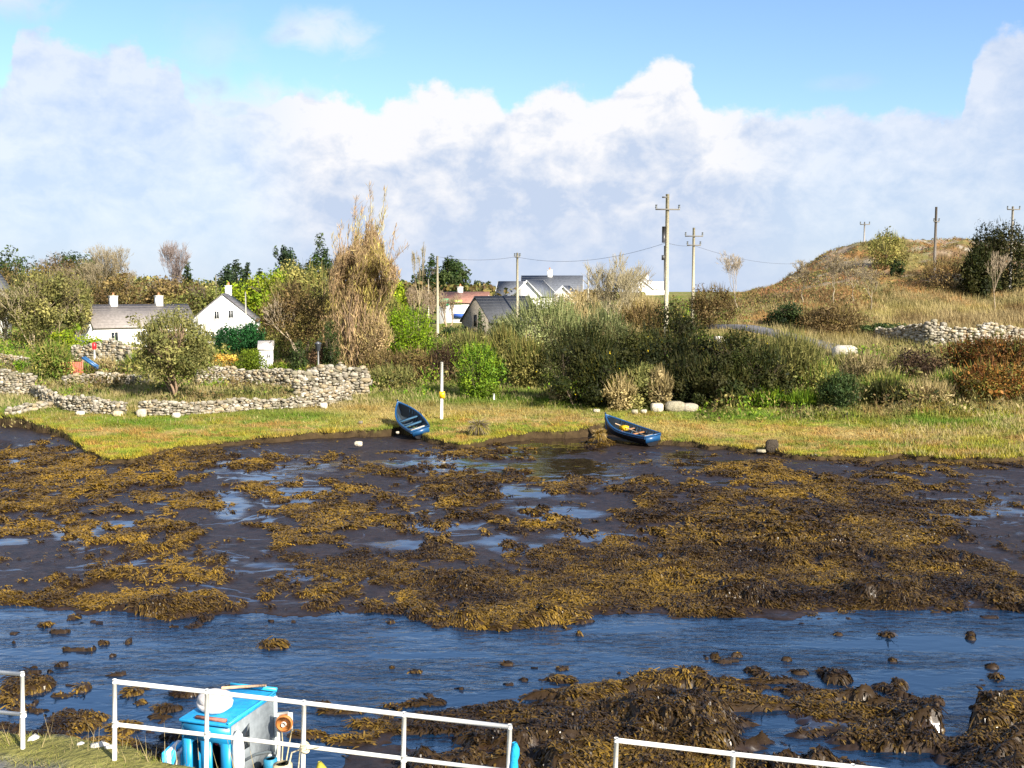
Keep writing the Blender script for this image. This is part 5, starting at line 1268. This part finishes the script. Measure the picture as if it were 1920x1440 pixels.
p9 = pole('short pale pole right of the gable house roof', 459, 118, 547, .09, col=(.55, .53, .47))
p10 = pole('thin pale pole beside the vase-shaped tree', 1103, 124, 505, .09, col=(.5, .47, .4))
p11 = pole('thin pale pole among the tan saplings', 803, 140, 523, .09, col=(.5, .46, .38))

def wire(label, a, b, sag, r=.014):
    a = np.array(a); b = np.array(b); m = MB(); u = np.linspace(0, 1, 25)
    pts = a + (b - a) * u[:, None]; pts[:, 2] -= 4 * sag * u * (1 - u); m.tube(pts, r, 5, (.06, .06, .07))
    tag(m.build('overhead_wire', M_paint, loc=pts[0]), label, 'wire', 'overhead wires')
def at(px, py, D): return P(px, py, D)
wire('overhead wire from the tallest pole to the second pole', at(1250, 455, 90), at(1300, 460, 108), .15)
wire('overhead wire from the second pole down to the hill', at(1300, 460, 108), at(1520, 492, 150), .8)
wire('overhead wire from the plain barn pole to the tallest pole', at(970, 482, 112), at(1250, 455, 90), .9)
wire('overhead wire between the two plain poles', at(820, 481, 112), at(970, 481, 112), .35)

# white sign pole on the shore
def signpost():
    x = P(828, 785, 68.6)[0]; z = G(x, 68.6) - .1; zt = P(828, 679, 68.6)[2]
    root = thing('sign_pole', (x, 68.6, z), 'white pole with a small yellow plate on the turf between the boats', 'pole')
    m = MB(); m.tube([(x, 68.6, z), (x + .03, 68.6, zt)], .095, 10, (.72, .71, .66)); m.build('shaft', M_worn, root)
    zz = P(828, 740, 68.6)[2]; m = MB(); m.box((x + .05, 68.47, zz), (.34, .03, .42), 0, (.75, .45, .01)); m.build('plate', M_paint, root)
    x = P(926, 746, 76)[0]; z = G(x, 76); m = MB(); m.tube([(x, 76, z - .1), (x, 76, z + .45)], .07, 8, (.75, .74, .7)); tag(m.build('marker_post', M_worn, loc=(x, 76, z)), 'short white marker post on the green strip', 'post')
signpost()

# garden lamp, red panels, red topped post
def garden():
    D = 81; x = P(597, 690, D)[0]; z = G(x, D); zt = P(597, 640, D)[2]
    root = thing('garden_lamp', (x, D, z), 'dark garden lamp on a pale post behind the tall stone wall', 'lamp')
    m = MB(); m.tube([(x, D, z), (x, D, zt - .7)], .06, 8, (.4, .4, .4)); m.build('post', M_metal, root)
    m = MB(); m.tube([(x, D, zt - .72), (x, D, zt - .66), (x, D, zt - .2), (x, D, zt - .15), (x, D, zt)], [.1, .18, .26, .3, .03], 6, (.05, .055, .065)); m.build('lantern', M_paint, root)
    D = 90; x = P(135, 700, D)[0]; z = G(x, D)
    root = thing('play_frame', (x, D, z), 'red panelled garden frame with a blue chute beside the straw coloured bush', 'play frame')
    for i, dx in enumerate((-.42, .42)):
        m = MB(); 
        for k in range(5): m.box((x + dx + (k - 2) * .15, D, z + .72), (.12, .05, 1.35), 0, (.52, .13, .08))
        m.box((x + dx, D + .05, z + .35), (.8, .04, .1), 0, (.45, .1, .07)); m.box((x + dx, D + .05, z + 1.15), (.8, .04, .1), 0, (.45, .1, .07)); m.build('panel', M_worn, root)
    for dx in (-.88, .88): m = MB(); m.box((x + dx, D, z + .7), (.09, .09, 1.6), 0, (.5, .16, .1)); m.build('post', M_worn, root)
    m = MB(); M3 = Matrix.Rotation(R(35), 3, 'Y'); m.box((x + 1.3, D + .8, z + 1.2), (1.6, .5, .06), 0, (.03, .11, .26), M3)
    for s in (-1, 1): m.box((x + 1.3, D + .8 + s * .26, z + 1.28), (1.6, .05, .2), 0, (.03, .11, .26), M3)
    m.build('chute', M_paint, root)
    D = 97; x = P(177, 660, D)[0]; z = G(x, D); zt = P(177, 642, D)[2]
    root = thing('red_topped_post', (x, D, z), 'white post with a bright red top before the ruined shed wall', 'post')
    m = MB(); m.tube([(x, D, z), (x, D, zt - .6)], .1, 8, (.7, .7, .68)); m.build('shaft', M_worn, root)
    m = MB(); m.tube([(x, D, zt - .62), (x, D, zt - .5), (x, D, zt - .1), (x, D, zt)], [.14, .2, .2, .05], 8, (.6, .015, .02)); m.build('cap', M_paint, root)
    # doorway stones of the ruined shed
    x = P(254, 690, 99)[0]; z = G(x, 99); m = MB(); 
    for dx in (-.45, .45): m.box((x + dx, 99, z + .85), (.22, .35, 1.9), 0, (.4, .34, .3))
    m.box((x, 99, z + 1.9), (1.2, .4, .22), 0, (.42, .36, .3)); tag(m.build('stone_doorway', M_stone, loc=(x, 99, z)), 'small stone doorway at the end of the ruined shed wall', 'doorway')
garden()

# ------------------------------------------------------------------ boats
def loft(stations, closed_bow=True):
    """stations: list of cross-section point lists (same length)"""
    V = np.concatenate([np.array(s) for s in stations]); m = len(stations[0]); n = len(stations); fs = []
    for i in range(n - 1):
        for k in range(m - 1): fs.append((i * m + k, i * m + k + 1, (i + 1) * m + k + 1, (i + 1) * m + k))
    return V, fs

def hull_shape(L, B, H, sheer, ns=15, transom=.78, inset=0., bottom=.62):
    st = []
    for i in range(ns):
        s = i / (ns - 1)
        b = B / 2 * (transom + (1 - transom) * math.sin(min(1, s / .45) * math.pi / 2)) if s < .45 else B / 2 * max(0.0, 1 - ((s - .45) / .55) ** 2.3)
        b = max(b - inset, .012)
        zt = H + sheer * max(0, (s - .35) / .65) ** 2 + .06 * (1 - s); zk = inset + .35 * sheer * max(0, (s - .7) / .3) ** 2
        x = -L / 2 + L * s
        sec = []
        for k in range(9):
            a = (k - 4) / 4.0
            yy = b * (abs(a) ** .55) * (1 if a > 0 else -1) if a else 0
            f = abs(a) ** 2.2
            yy = b * (bottom * min(1, abs(a) * 2) + (1 - bottom) * max(0, abs(a) * 2 - 1) ** .8) * (1 if a > 0 else -1)
            z = zk + (zt - zk) * max(0, (abs(a) - .38) / .62) ** 1.15 + (0.04 * abs(a) * 2 if abs(a) < .5 else .04) * 0
            sec.append((x, yy, z))
        st.append(sec)
    return st

def currach(label, px, D, rz, tilt, z, thwartc, extra=None):
    c = P(px, 800, D); x = c[0]
    root = thing('rowing_boat', (x, D, z), label, 'boat', 'beached rowing boats')
    Mx = np.array(Matrix.Rotation(rz, 3, 'Z') @ Matrix.Rotation(tilt[1], 3, 'Y') @ Matrix.Rotation(tilt[0], 3, 'X'))
    def T(V): return np.asarray(V) @ Mx.T + np.array([x, D, z])
    L, B, H, SH = 4.3, 1.42, .55, .5
    so = hull_shape(L, B, H, SH); si = hull_shape(L, B, H, SH, inset=.045)
    V, fs = loft(so); m = MB(); m.add(T(V), [f[::-1] for f in fs], (.012, .012, .015))
    V2, fs2 = loft(si); m.add(T(V2), fs2, (.03, .04, .05))
    n9 = 9
    m.add(T(so[0]), [tuple(range(n9))], (.012, .012, .015)); m.add(T([(p[0] + .04, p[1], p[2]) for p in si[0]]), [tuple(range(n9))[::-1]], (.03, .05, .08))
    m.build('hull', M_tar, root, smooth=False)
    blue = (.010, .065, .17)
    for s in (0, 8):
        g_ = MB(); pts = T([(q[s][0], q[s][1], q[s][2]) for q in so]); g_.tube(pts, .055, 6, blue); 
        pts2 = T([(q[s][0], q[s][1] * 1.02, q[s][2] - .09) for q in so]); g_.tube(pts2, [.04] * len(pts2), 6, blue); g_.build('gunwale', M_paint, root)
    g_ = MB(); g_.tube(T([so[0][0], so[0][8]]), .05, 6, blue); g_.box(T([(-L / 2 - .01, 0, H * .72)])[0], (.05, B * .72, .3), 0, blue, Mx); g_.build('transom', M_paint, root)
    for k, s in enumerate((.2, .42, .64)):
        i = int(s * 14); q = si[i][8]; t = MB(); t.box(T([(q[0], 0, q[2] - .16)])[0], (.24, abs(q[1]) * 1.9, .04), 0, thwartc[k], Mx); t.build('thwart', M_wood, root)
    f = MB()
    for i in range(2, 12):
        sec = si[i]; f.tube(T([(p[0], p[1] * .97, p[2] + .015) for p in sec]), .02, 4, (.05, .10, .16))
    f.build('ribs', M_wood, root)
    k = MB(); b_ = so[-1][4]; k.tube(T([(L / 2, 0, so[-1][4][2]), (L / 2 + .06, 0, H + SH * .6), (L / 2 + .03, 0, H + SH + .12)]), .05, 6, blue); k.build('stem_post', M_paint, root)
    if extra:
        e = MB(); e.box(T([(.3, .1, .62)])[0], (.5, .3, .22), 0, (.7, .42, .02), Mx); e.build('yellow_bundle', M_fabric, root)
        e = MB(); e.tube(T([(-1.9, .3, .6), (1.1, .1, .72)]), .03, 6, (.55, .4, .25)); e.build('oar', M_wood, root)
    return T
bluew = (.045, .11, .18)
currach('left black rowing boat with blue rim and pale seats, bow toward the bushes', 772, 65.2, R(112), (R(-16), R(-10)), .95, [(.5, .46, .38), bluew, bluew])
currach('right black rowing boat with blue rim and brown seats beside the straw grass', 1180, 62.3, R(122), (R(-7), R(-4)), .66, [(.6, .55, .45), (.32, .15, .06), (.3, .16, .08)], True)

def workboat():
    # wheelhouse corners seen in the photo: stern toward the quay, bow away
    A = PZ(340, 1346, 1.72); Bq = PZ(430, 1358, 1.72)
    ax = math.atan2(Bq[1] - A[1], Bq[0] - A[0]); fw = ax + math.pi / 2
    cx, cy = (A[0] + Bq[0]) / 2, (A[1] + Bq[1]) / 2
    root = thing('fishing_boat', (cx, cy, 0), 'small fishing boat with bright blue and grey wheelhouse moored below the railing', 'boat')
    T = xf((cx, cy, 0), ax)         # local x = to starboard, y = forward, z up
    w = math.hypot(*(Bq - A)[:2]); cyan = (.010, .25, .52); grey = (.20, .225, .24)
    ln = 1.55; h0, h1 = .35, 1.66
    # hull
    L, Bm, H, SH = 5.2, 1.75, .62, .3
    def TH(V): V = np.asarray(V, float); return T(np.stack([V[:, 1], V[:, 0] - .45, V[:, 2] - .18], 1))
    so = hull_shape(L, Bm, H, SH, transom=.85); si = hull_shape(L, Bm, H, SH, transom=.85, inset=.06)
    m = MB(); V, fs = loft(so); m.add(TH(V), fs, (.02, .16, .36)); V, fs = loft(si); m.add(TH(V), fs, (.10, .12, .13))
    m.add(TH(so[0]), [tuple(range(9))], (.02, .16, .36)); m.build('hull', M_worn, root)
    m = MB(); 
    for s in (0, 8): m.tube(TH([q[s] for q in so]), .05, 6, (.6, .62, .6))
    m.build('gunwale', M_worn, root)
    m = MB(); V = TH([(q[0][0], q[0][1] * .9, .42) for q in si] + [(q[8][0], q[8][1] * .9, .42) for q in si]); n = len(si)
    m.add(V, [(i, i + 1, n + i + 1, n + i) for i in range(n - 1)], (.22, .24, .24)); m.build('deck', M_worn, root)
    # wheelhouse: open after face with two openings between blue pillars
    m = MB(); t = .05
    for px_, pw in ((-w / 2 + .09, .18), (0.0, .20), (w / 2 - .09, .18)): m.box(T([(px_, t / 2, (h0 + 1.36) / 2)])[0], (pw, t, 1.36 - h0), ax, cyan)
    m.box(T([(0, t / 2, (1.36 + h1) / 2)])[0], (w, t, h1 - 1.36), ax, cyan)
    for px_ in (-.5 * (w / 2 - .14) - .02, .5 * (w / 2 - .14) + .02):   # arched heads
        for sg in (-1, 1):
            pr = [(px_ + sg * .125, 1.36), (px_ + sg * .125, 1.20), (px_ + sg * .105, 1.28), (px_ + sg * .06, 1.34), (px_, 1.36)]
            Vq = T([(a_, .004, b_) for a_, b_ in pr] + [(a_, t - .004, b_) for a_, b_ in pr]); m.add(Vq, [(0, 1, 2, 3, 4), (9, 8, 7, 6, 5)] + [(i_, i_ + 5, i_ + 6, i_ + 1) for i_ in range(4)], cyan)
    m.build('after_frame', M_paint, root)
    m = MB(); m.box(T([(-w / 2 + .02, ln / 2, (h0 + h1) / 2)])[0], (.04, ln, h1 - h0), ax, cyan); m.box(T([(0, ln - .02, (h0 + h1) / 2)])[0], (w - .08, .04, h1 - h0), ax, grey)
    m.build('far_walls', M_paint, root)
    # starboard side, grey, with a triangular window
    m = MB(); m.box(T([(w / 2 - .02, t + (ln - t) / 2, (h0 - .05 + h1) / 2)])[0], (.04, ln - t, h1 - h0 + .05), ax, grey); so_ = m.build('side_panel', M_worn, root)
    m = MB(); V = T([(w / 2 + .004, .35, 1.42), (w / 2 + .004, .62, 1.5), (w / 2 + .004, .62, 1.08), (w / 2 + .004, .32, 1.10)]); V2 = V + (T([(1, 0, 0)])[0] - T([(0, 0, 0)])[0]) * .012
    m.add(np.concatenate([V, V2]), [(0, 1, 2, 3), (7, 6, 5, 4), (0, 4, 5, 1), (1, 5, 6, 2), (2, 6, 7, 3), (3, 7, 4, 0)], (.02, .02, .02)); m.build('window', M_glass, root)
    m = MB(); m.tube(T([(w / 2 + .02, .3, .92), (w / 2 + .02, .8, .86), (w / 2 + .02, 1.2, .74), (w / 2 + .02, ln, .56)]), .025, 6, (.10, .12, .13)); m.build('rubbing_strip', M_paint, root)
    m = MB(); m.box(T([(w / 2 + .01, ln - .02, (h0 + h1) / 2)])[0], (.06, .06, h1 - h0), ax, (.62, .7, .72)); m.build('corner_post', M_paint, root)
    # roof with a low lip
    m = MB(); m.box(T([(0, ln / 2 - .02, h1 + .035)])[0], (w + .05, ln + .06, .06), ax, (.015, .27, .56)); m.build('roof', M_worn, root, bevel=.02)
    m = MB(); m.box(T([(w / 2 + .01, ln / 2 - .02, h1 + .08)])[0], (.05, ln + .06, .03), ax, (.03, .5, .8)); m.box(T([(0, ln + .05, h1 + .10)])[0], (w + .02, .05, .06), ax, (.03, .5, .8)); m.build('roof_trim', M_paint, root)
    m = MB(); m.box(T([(0, ln * .55, h0 - .02)])[0], (w - .1, ln - .15, .04), ax, (.05, .05, .05)); m.box(T([(.2, .5, .75)])[0], (.3, .3, .8), ax, (.03, .03, .035)); m.build('helm', M_paint, root)
    m = MB(); q = T([(.16, .12, 1.28)])[0]; m.tube([q, q + [0, 0, .06], q + [0, 0, .14]], [.05, .07, .03], 8, (.5, .01, .015)); m.build('cabin_light', M_paint, root)
    # things on the roof and side
    q = T([(-.12, .48, h1 + .08)])[0]
    m = MB(); A2 = []; 
    prof = [(0.25, 0), (.31, .05), (.32, .13), (.285, .145), (.31, .17), (.28, .25), (.20, .31), (.08, .34), (.0, .345)]
    for r_, z_ in prof:
        for k in range(20):
            a = k * math.pi / 10; rr = r_ * (1 + .03 * math.sin(3 * a)); A2.append(q + [rr * math.cos(a) * 1.0, rr * math.sin(a) * .95, z_])
    fs = [(i * 20 + k, i * 20 + (k + 1) % 20, (i + 1) * 20 + (k + 1) % 20, (i + 1) * 20 + k) for i in range(len(prof) - 1) for k in range(20)]
    A2 = np.array(A2); A2 = A2 + .03 * (fbm(A2[:, 0] * 9 + A2[:, 2] * 7, A2[:, 1] * 9, 170)[:, None] - .5) * [1, 1, 1.5]; m.add(A2, fs, (.62, .58, .55)); lr = m.build('fish_crate_bundle', M_worn, loc=q, smooth=True); lr.name = 'white_tub'; tag(lr, 'rounded white tub lying on the blue wheelhouse roof', 'tub')
    m = MB(); q2 = T([(.05, .02, h1 + .09)])[0]; m.box(T([(.1, .03, h1 + .10)])[0], (.6, .06, .05), ax, (.30, .13, .1)); tag(m.build('roof_batten', M_wood, loc=q2), 'short dark red batten along the after edge of the wheelhouse roof', 'batten')
    m = MB(); q2 = T([(0, ln - .1, h1 + .15)])[0]; m.tube([T([(-.5, ln - .22, h1 + .12)])[0], T([(.32, ln - .06, h1 + .2)])[0]], .028, 6, (.55, .33, .2)); tag(m.build('boat_hook', M_wood, loc=q2), 'tan wooden boat hook lying along the front of the wheelhouse roof', 'boat hook')
    q = T([(w / 2 + .10, .10, 1.15)])[0]; m = MB(); m.tube([q + [0, 0, -.42], q + [0, 0, -.36], q + [0, 0, -.15], q + [0, 0, .15], q + [0, 0, .36], q + [0, 0, .44]], [.03, .08, .105, .105, .08, .02], 12, (.78, .77, .74))
    tag(m.build('fender', M_paint, loc=q, smooth=True), 'long white fender hanging at the corner of the wheelhouse', 'fender')
    # pot hauler: orange disc on a bent post at the starboard rail
    c = P(533, 1356, 19.2); zb = .3
    m = MB(); m.tube([(c[0] - .12, c[1] + .06, zb), (c[0] - .12, c[1] + .06, c[2] - .1), (c[0] - .12, c[1] + .06, c[2] + .16), (c[0] + .06, c[1] + .06, c[2] + .17)], .035, 8, (.55, .52, .46)); m.box((c[0], c[1] + .07, c[2] + .0), (.28, .02, .34), 0, (.5, .5, .46)); hp = m.build('hauler_post', M_metal, root)
    m = MB(); m.tube([(c[0], c[1] + .02, c[2]), (c[0], c[1] - .03, c[2])], .155, 24, (.48, .17, .04)); m.tube([(c[0], c[1] - .03, c[2]), (c[0], c[1] - .05, c[2])], [.155, .13], 24, (.48, .17, .04)); m.build('hauler_wheel', M_worn, hp, loc=np.array(root.location))
    m = MB(); m.tube([(c[0], c[1] - .05, c[2]), (c[0], c[1] - .09, c[2])], [.05, .04], 12, (.7, .6, .5)); m.build('hauler_hub', M_metal, hp, loc=np.array(root.location))
    m = MB(); 
    for dx, dx2 in ((-.05, -.06), (.14, -.02)): m.tube([(c[0] + dx, c[1], c[2] - .1), (c[0] + (dx + dx2) / 2 + .02, c[1], c[2] - .4), (c[0] + dx2, c[1] - .05, .35)], .012, 5, (.5, .42, .25))
    m.build('rope', M_fabric, root)
    # rope and line at the port bow, deck gear
    m = MB(); m.tube([T([(-.75, .3, 1.0)])[0], T([(-.55, -.2, .55)])[0], T([(-.2, -.9, .45)])[0]], .015, 5, (.5, .42, .32)); tag(m.build('mooring_rope', M_fabric, loc=T([(-.75, .3, 1.0)])[0]), 'tan mooring rope slanting down beside the wheelhouse on the left', 'rope')
    q = T([(-.78, .55, .42)])[0]; m = MB(); 
    for k in range(6):
        c0 = (.05, .40, .72) if k % 2 == 0 else (.72, .76, .78)
        p = T([(-.98 + k * .075, .35 + .03 * k, .86 + .04 * math.sin(k) - .02 * k)])[0]; m.box(p, (.085, .5, .26 + .03 * k), ax + .2, c0)
    m.box(T([(-.8, .45, .55)])[0], (.5, .5, .5), ax + .2, (.03, .22, .42))
    tag(m.build('striped_crate_cover', M_fabric, loc=q, bevel=.02), 'blue and white striped cover left of the wheelhouse', 'cover')
    for px_, py_, D_, col, nm, lb, s in [(507, 1428, 18.6, (.02, .20, .34), 'drum', 'small blue drum right of the wheelhouse', .12), (530, 1440, 17.6, (.5, .42, .25), 'basket', 'tan basket below the orange hauler wheel', .16)]:
        p = P(px_, py_, D_); m = MB(); m.tube([p - [0, 0, s * 1.6], p - [0, 0, s * .8], p + [0, 0, s * .4], p + [0, 0, s * .5]], [s * .9, s, s, s * .7], 14, col); tag(m.build(nm, M_worn, loc=p - [0, 0, s * 1.6]), lb, nm)
    p = P(604, 1446, 17.4); m = MB(); m.tube([p - [0, 0, .5], p - [0, 0, .2], p + [-.02, 0, .05], p + [-.04, 0, .16]], [.2, .17, .09, .03], 10, (.36, .33, .04)); tag(m.build('buoy', M_worn, loc=p - [0, 0, .5]), 'yellow-green cone buoy right of the basket', 'buoy')
workboat()

# ------------------------------------------------------------------ quay and railings
FL = [(-400, 1225, 16.6), (42, 1264, 15.3), (215, 1278, 14.4), (388, 1297, 14.25), (570, 1318, 14.1), (758, 1340, 13.95), (956, 1363, 13.8), (1156, 1388, 13.6), (1375, 1414, 13.4), (1600, 1438, 13.2), (1830, 1464, 13.0), (2300, 1510, 12.6)]
FP = [P(*f) for f in FL]
RH = 1.15
def quay_z(x):
    return np.interp(x, [p[0] for p in FP], [p[2] - RH for p in FP])
def quay_y(x):
    return np.interp(x, [p[0] for p in FP], [p[1] for p in FP])
def quay():
    xs = np.concatenate([np.linspace(-30, -9, 30), np.linspace(-8.9, 9, 200), np.linspace(9.1, 30, 30)])
    off = np.array([-16, -8, -4, -2, -1.2, -.8, -.5, -.2, .1, .3, .42, .5, .55, .6]); edge_in = sstep(-5.5, -4.5, xs) * .44
    X = np.repeat(xs[:, None], len(off), 1); Y = quay_y(xs)[:, None] + off[None]
    jit = (fbm(xs * 1.2, xs * 0 + 3, 120) - .5)[:, None] * .5
    Y = Y + jit * (off > 0)[None] - edge_in[:, None] * (off > .05)[None]
    Z = quay_z(xs)[:, None] + 0 * Y
    n = fbm(X * 1.5, Y * 1.5, 121) - .5
    gm = sstep(-.62, -.36, Y - quay_y(xs)[:, None])
    Z = Z + n * .14 * gm - (np.array([0] * 11 + [.06, .9, 3.6]))[None] + .05 * gm
    x, y, z = X.ravel(), Y.ravel(), Z.ravel(); q = y - quay_y(x)
    c = np.tile(np.array([.11, .11, .112]), (len(x), 1)); gk = sstep(-.62, -.42, q + (fbm(x * 2, y * 2, 122) - .5) * .5)[:, None]
    c = c * (1 - gk) + np.array([.17, .16, .05]) * gk
    wl = (q > .52)[:, None]; c = np.where(wl, [.10, .095, .08], c)
    mb = MB(); nr, nc = X.shape; i = np.arange(nr * nc).reshape(nr, nc)
    qd = np.stack([i[:-1, :-1], i[1:, :-1], i[1:, 1:], i[:-1, 1:]], -1).reshape(-1)
    mb.v.append(np.stack([x, y, z], 1)); mb.l.append(qd); mb.c.append(np.full((nr - 1) * (nc - 1), 4)); mb.col.append(c); mb.n = len(x)
    mb.build('quay', M_soil, kind='structure', smooth=True)
    # verge grass, long thin blades
    n = 26000; gx = rng.uniform(-9.5, 5, n); o = rng.uniform(-.85, .5, n) - sstep(-5.5, -4.5, gx) * .44; gy = quay_y(gx) + o
    k = rng.random(n) < sstep(-.6, -.3, o + .0) ; gx = gx[k]; gy = gy[k]; o = o[k]
    gz = quay_z(gx) + .02; pal = np.array([(.24, .24, .045), (.33, .28, .10), (.15, .19, .03), (.40, .32, .17)])
    ci = pal[np.clip((fbm(gx * 2, gy * 2, 125) * 5 + rng.normal(0, .8, len(gx)) - .8).astype(int), 0, 3)] * rng.uniform(.7, 1.3, (len(gx), 1))
    m = MB(); blades(m, gx, gy, gz, rng.uniform(.035, .10, len(gx)) * (.6 + fbm(gx * 1.3, gy * 1.3, 126)), rng.uniform(.008, .018, len(gx)), ci, .5)
    k = 60; bx = rng.uniform(-8.6, -3.5, k); by = quay_y(bx) + rng.uniform(0, .45, k); blades(m, bx, by, quay_z(bx), rng.uniform(.25, .55, k), rng.uniform(.008, .014, k), np.tile([.42, .33, .17], (k, 1)), .2)
    m.build('verge_grass', M_grassb, kind='stuff')
    for px_, w_, lb in ((8, .22, 'white stone on the grassy quay edge at the far left'), (128, .16, 'white stone in the verge between the two left railings'), (175, .30, 'flat white stone at the quay edge left of the railing post'), (200, .2, 'small white stone at the foot of the railing post')):
        p = P(px_, 1400, 14.7); mb = MB(); A = ICO * rng.uniform(.8, 1.15, (12, 1)) * [w_ * .5, w_ * .4, w_ * .28]; z_ = float(quay_z(p[0])); mb.add(A + [p[0], float(quay_y(p[0])) + .32, z_ + .06], ICOF, (.6, .57, .5)); tag(mb.build('edge_stone', M_stone, loc=(p[0], float(quay_y(p[0])) + .32, z_)), lb, 'rock', 'stones on the quay edge')
quay()

def railing(label, idx, end0, end1):
    p = [FP[i] for i in idx]; root = thing('railing', (p[0][0], p[0][1], p[0][2] - RH), label, 'railing', 'white quay railings'); wc = (.78, .77, .73); r = .031
    mid = [q - [0, 0, .595 - .02 * 0] for q in p]
    m = MB(); m.tube(p, r, 12, wc); m.build('top_rail', M_rail, root, smooth=True)
    m = MB(); m.tube(mid, r * .92, 12, wc); m.build('mid_rail', M_rail, root, smooth=True)
    for q in p:
        m = MB(); f = q - np.array([.045, 0, RH + .3]); 
        m.tube([f, q - [0, 0, .0]], r, 12, wc); m.tube([q - [0, 0, .02], q + [0, 0, .031]], r * 1.02, 12, wc); m.build('post', M_rail, root, smooth=True)
        m = MB(); m.tube([q - [.01, 0, .63], q - [.01, 0, .56]], r * 1.45, 12, (.72, .71, .66)); m.build('clamp', M_paint, root)
    return root
railing('white tubular railing cut off by the left edge', [0, 1], 0, 1)
railing('long white tubular railing in front of the blue boat', [2, 3, 4, 5, 6], 0, 1)
railing('white tubular railing at the lower right', [7, 8, 9, 10, 11], 0, 1)
def railstuff():
    q = FP[4] - [0, 0, .6]; m = MB()
    for k in range(5):
        t = np.linspace(0, 2 * math.pi, 20); m.tube(np.stack([q[0] + .055 * np.cos(t), q[1] + .055 * np.sin(t), q[2] - .05 + k * .022 + .012 * np.sin(t * 2 + k)], 1), .012, 5, (.55, .48, .33))
    m.tube([q + [-.02, -.06, 0], q + [-.16, -.06, -.05], q + [-.22, -.05, -.3]], .012, 5, (.55, .48, .33)); m.tube([q + [.04, -.06, 0], q + [.2, -.06, .02]], .012, 5, (.55, .48, .33)); m.tube([q + [-.05, -.06, 0], q + [-.10, -.06, -.5]], .01, 5, (.5, .45, .3))
    tag(m.build('rope_lashing', M_fabric, loc=q), 'frayed tan rope tied where rail and post cross', 'rope')
    q = FP[6] - [0, 0, .35]; m = MB()
    rr = np.array([.03, .055, .06, .05, .06, .045, .02]); zz = np.linspace(.15, -.32, 7)
    m.tube(np.stack([q[0] + .06 + .012 * np.sin(np.arange(7) * 1.3), np.full(7, q[1] - .02), q[2] + zz], 1), rr, 9, (.02, .32, .62)); tag(m.build('blue_rope_coil', M_fabric, loc=q, smooth=True), 'blue cloth bundle hung on the end post of the long railing', 'bundle')
railstuff()
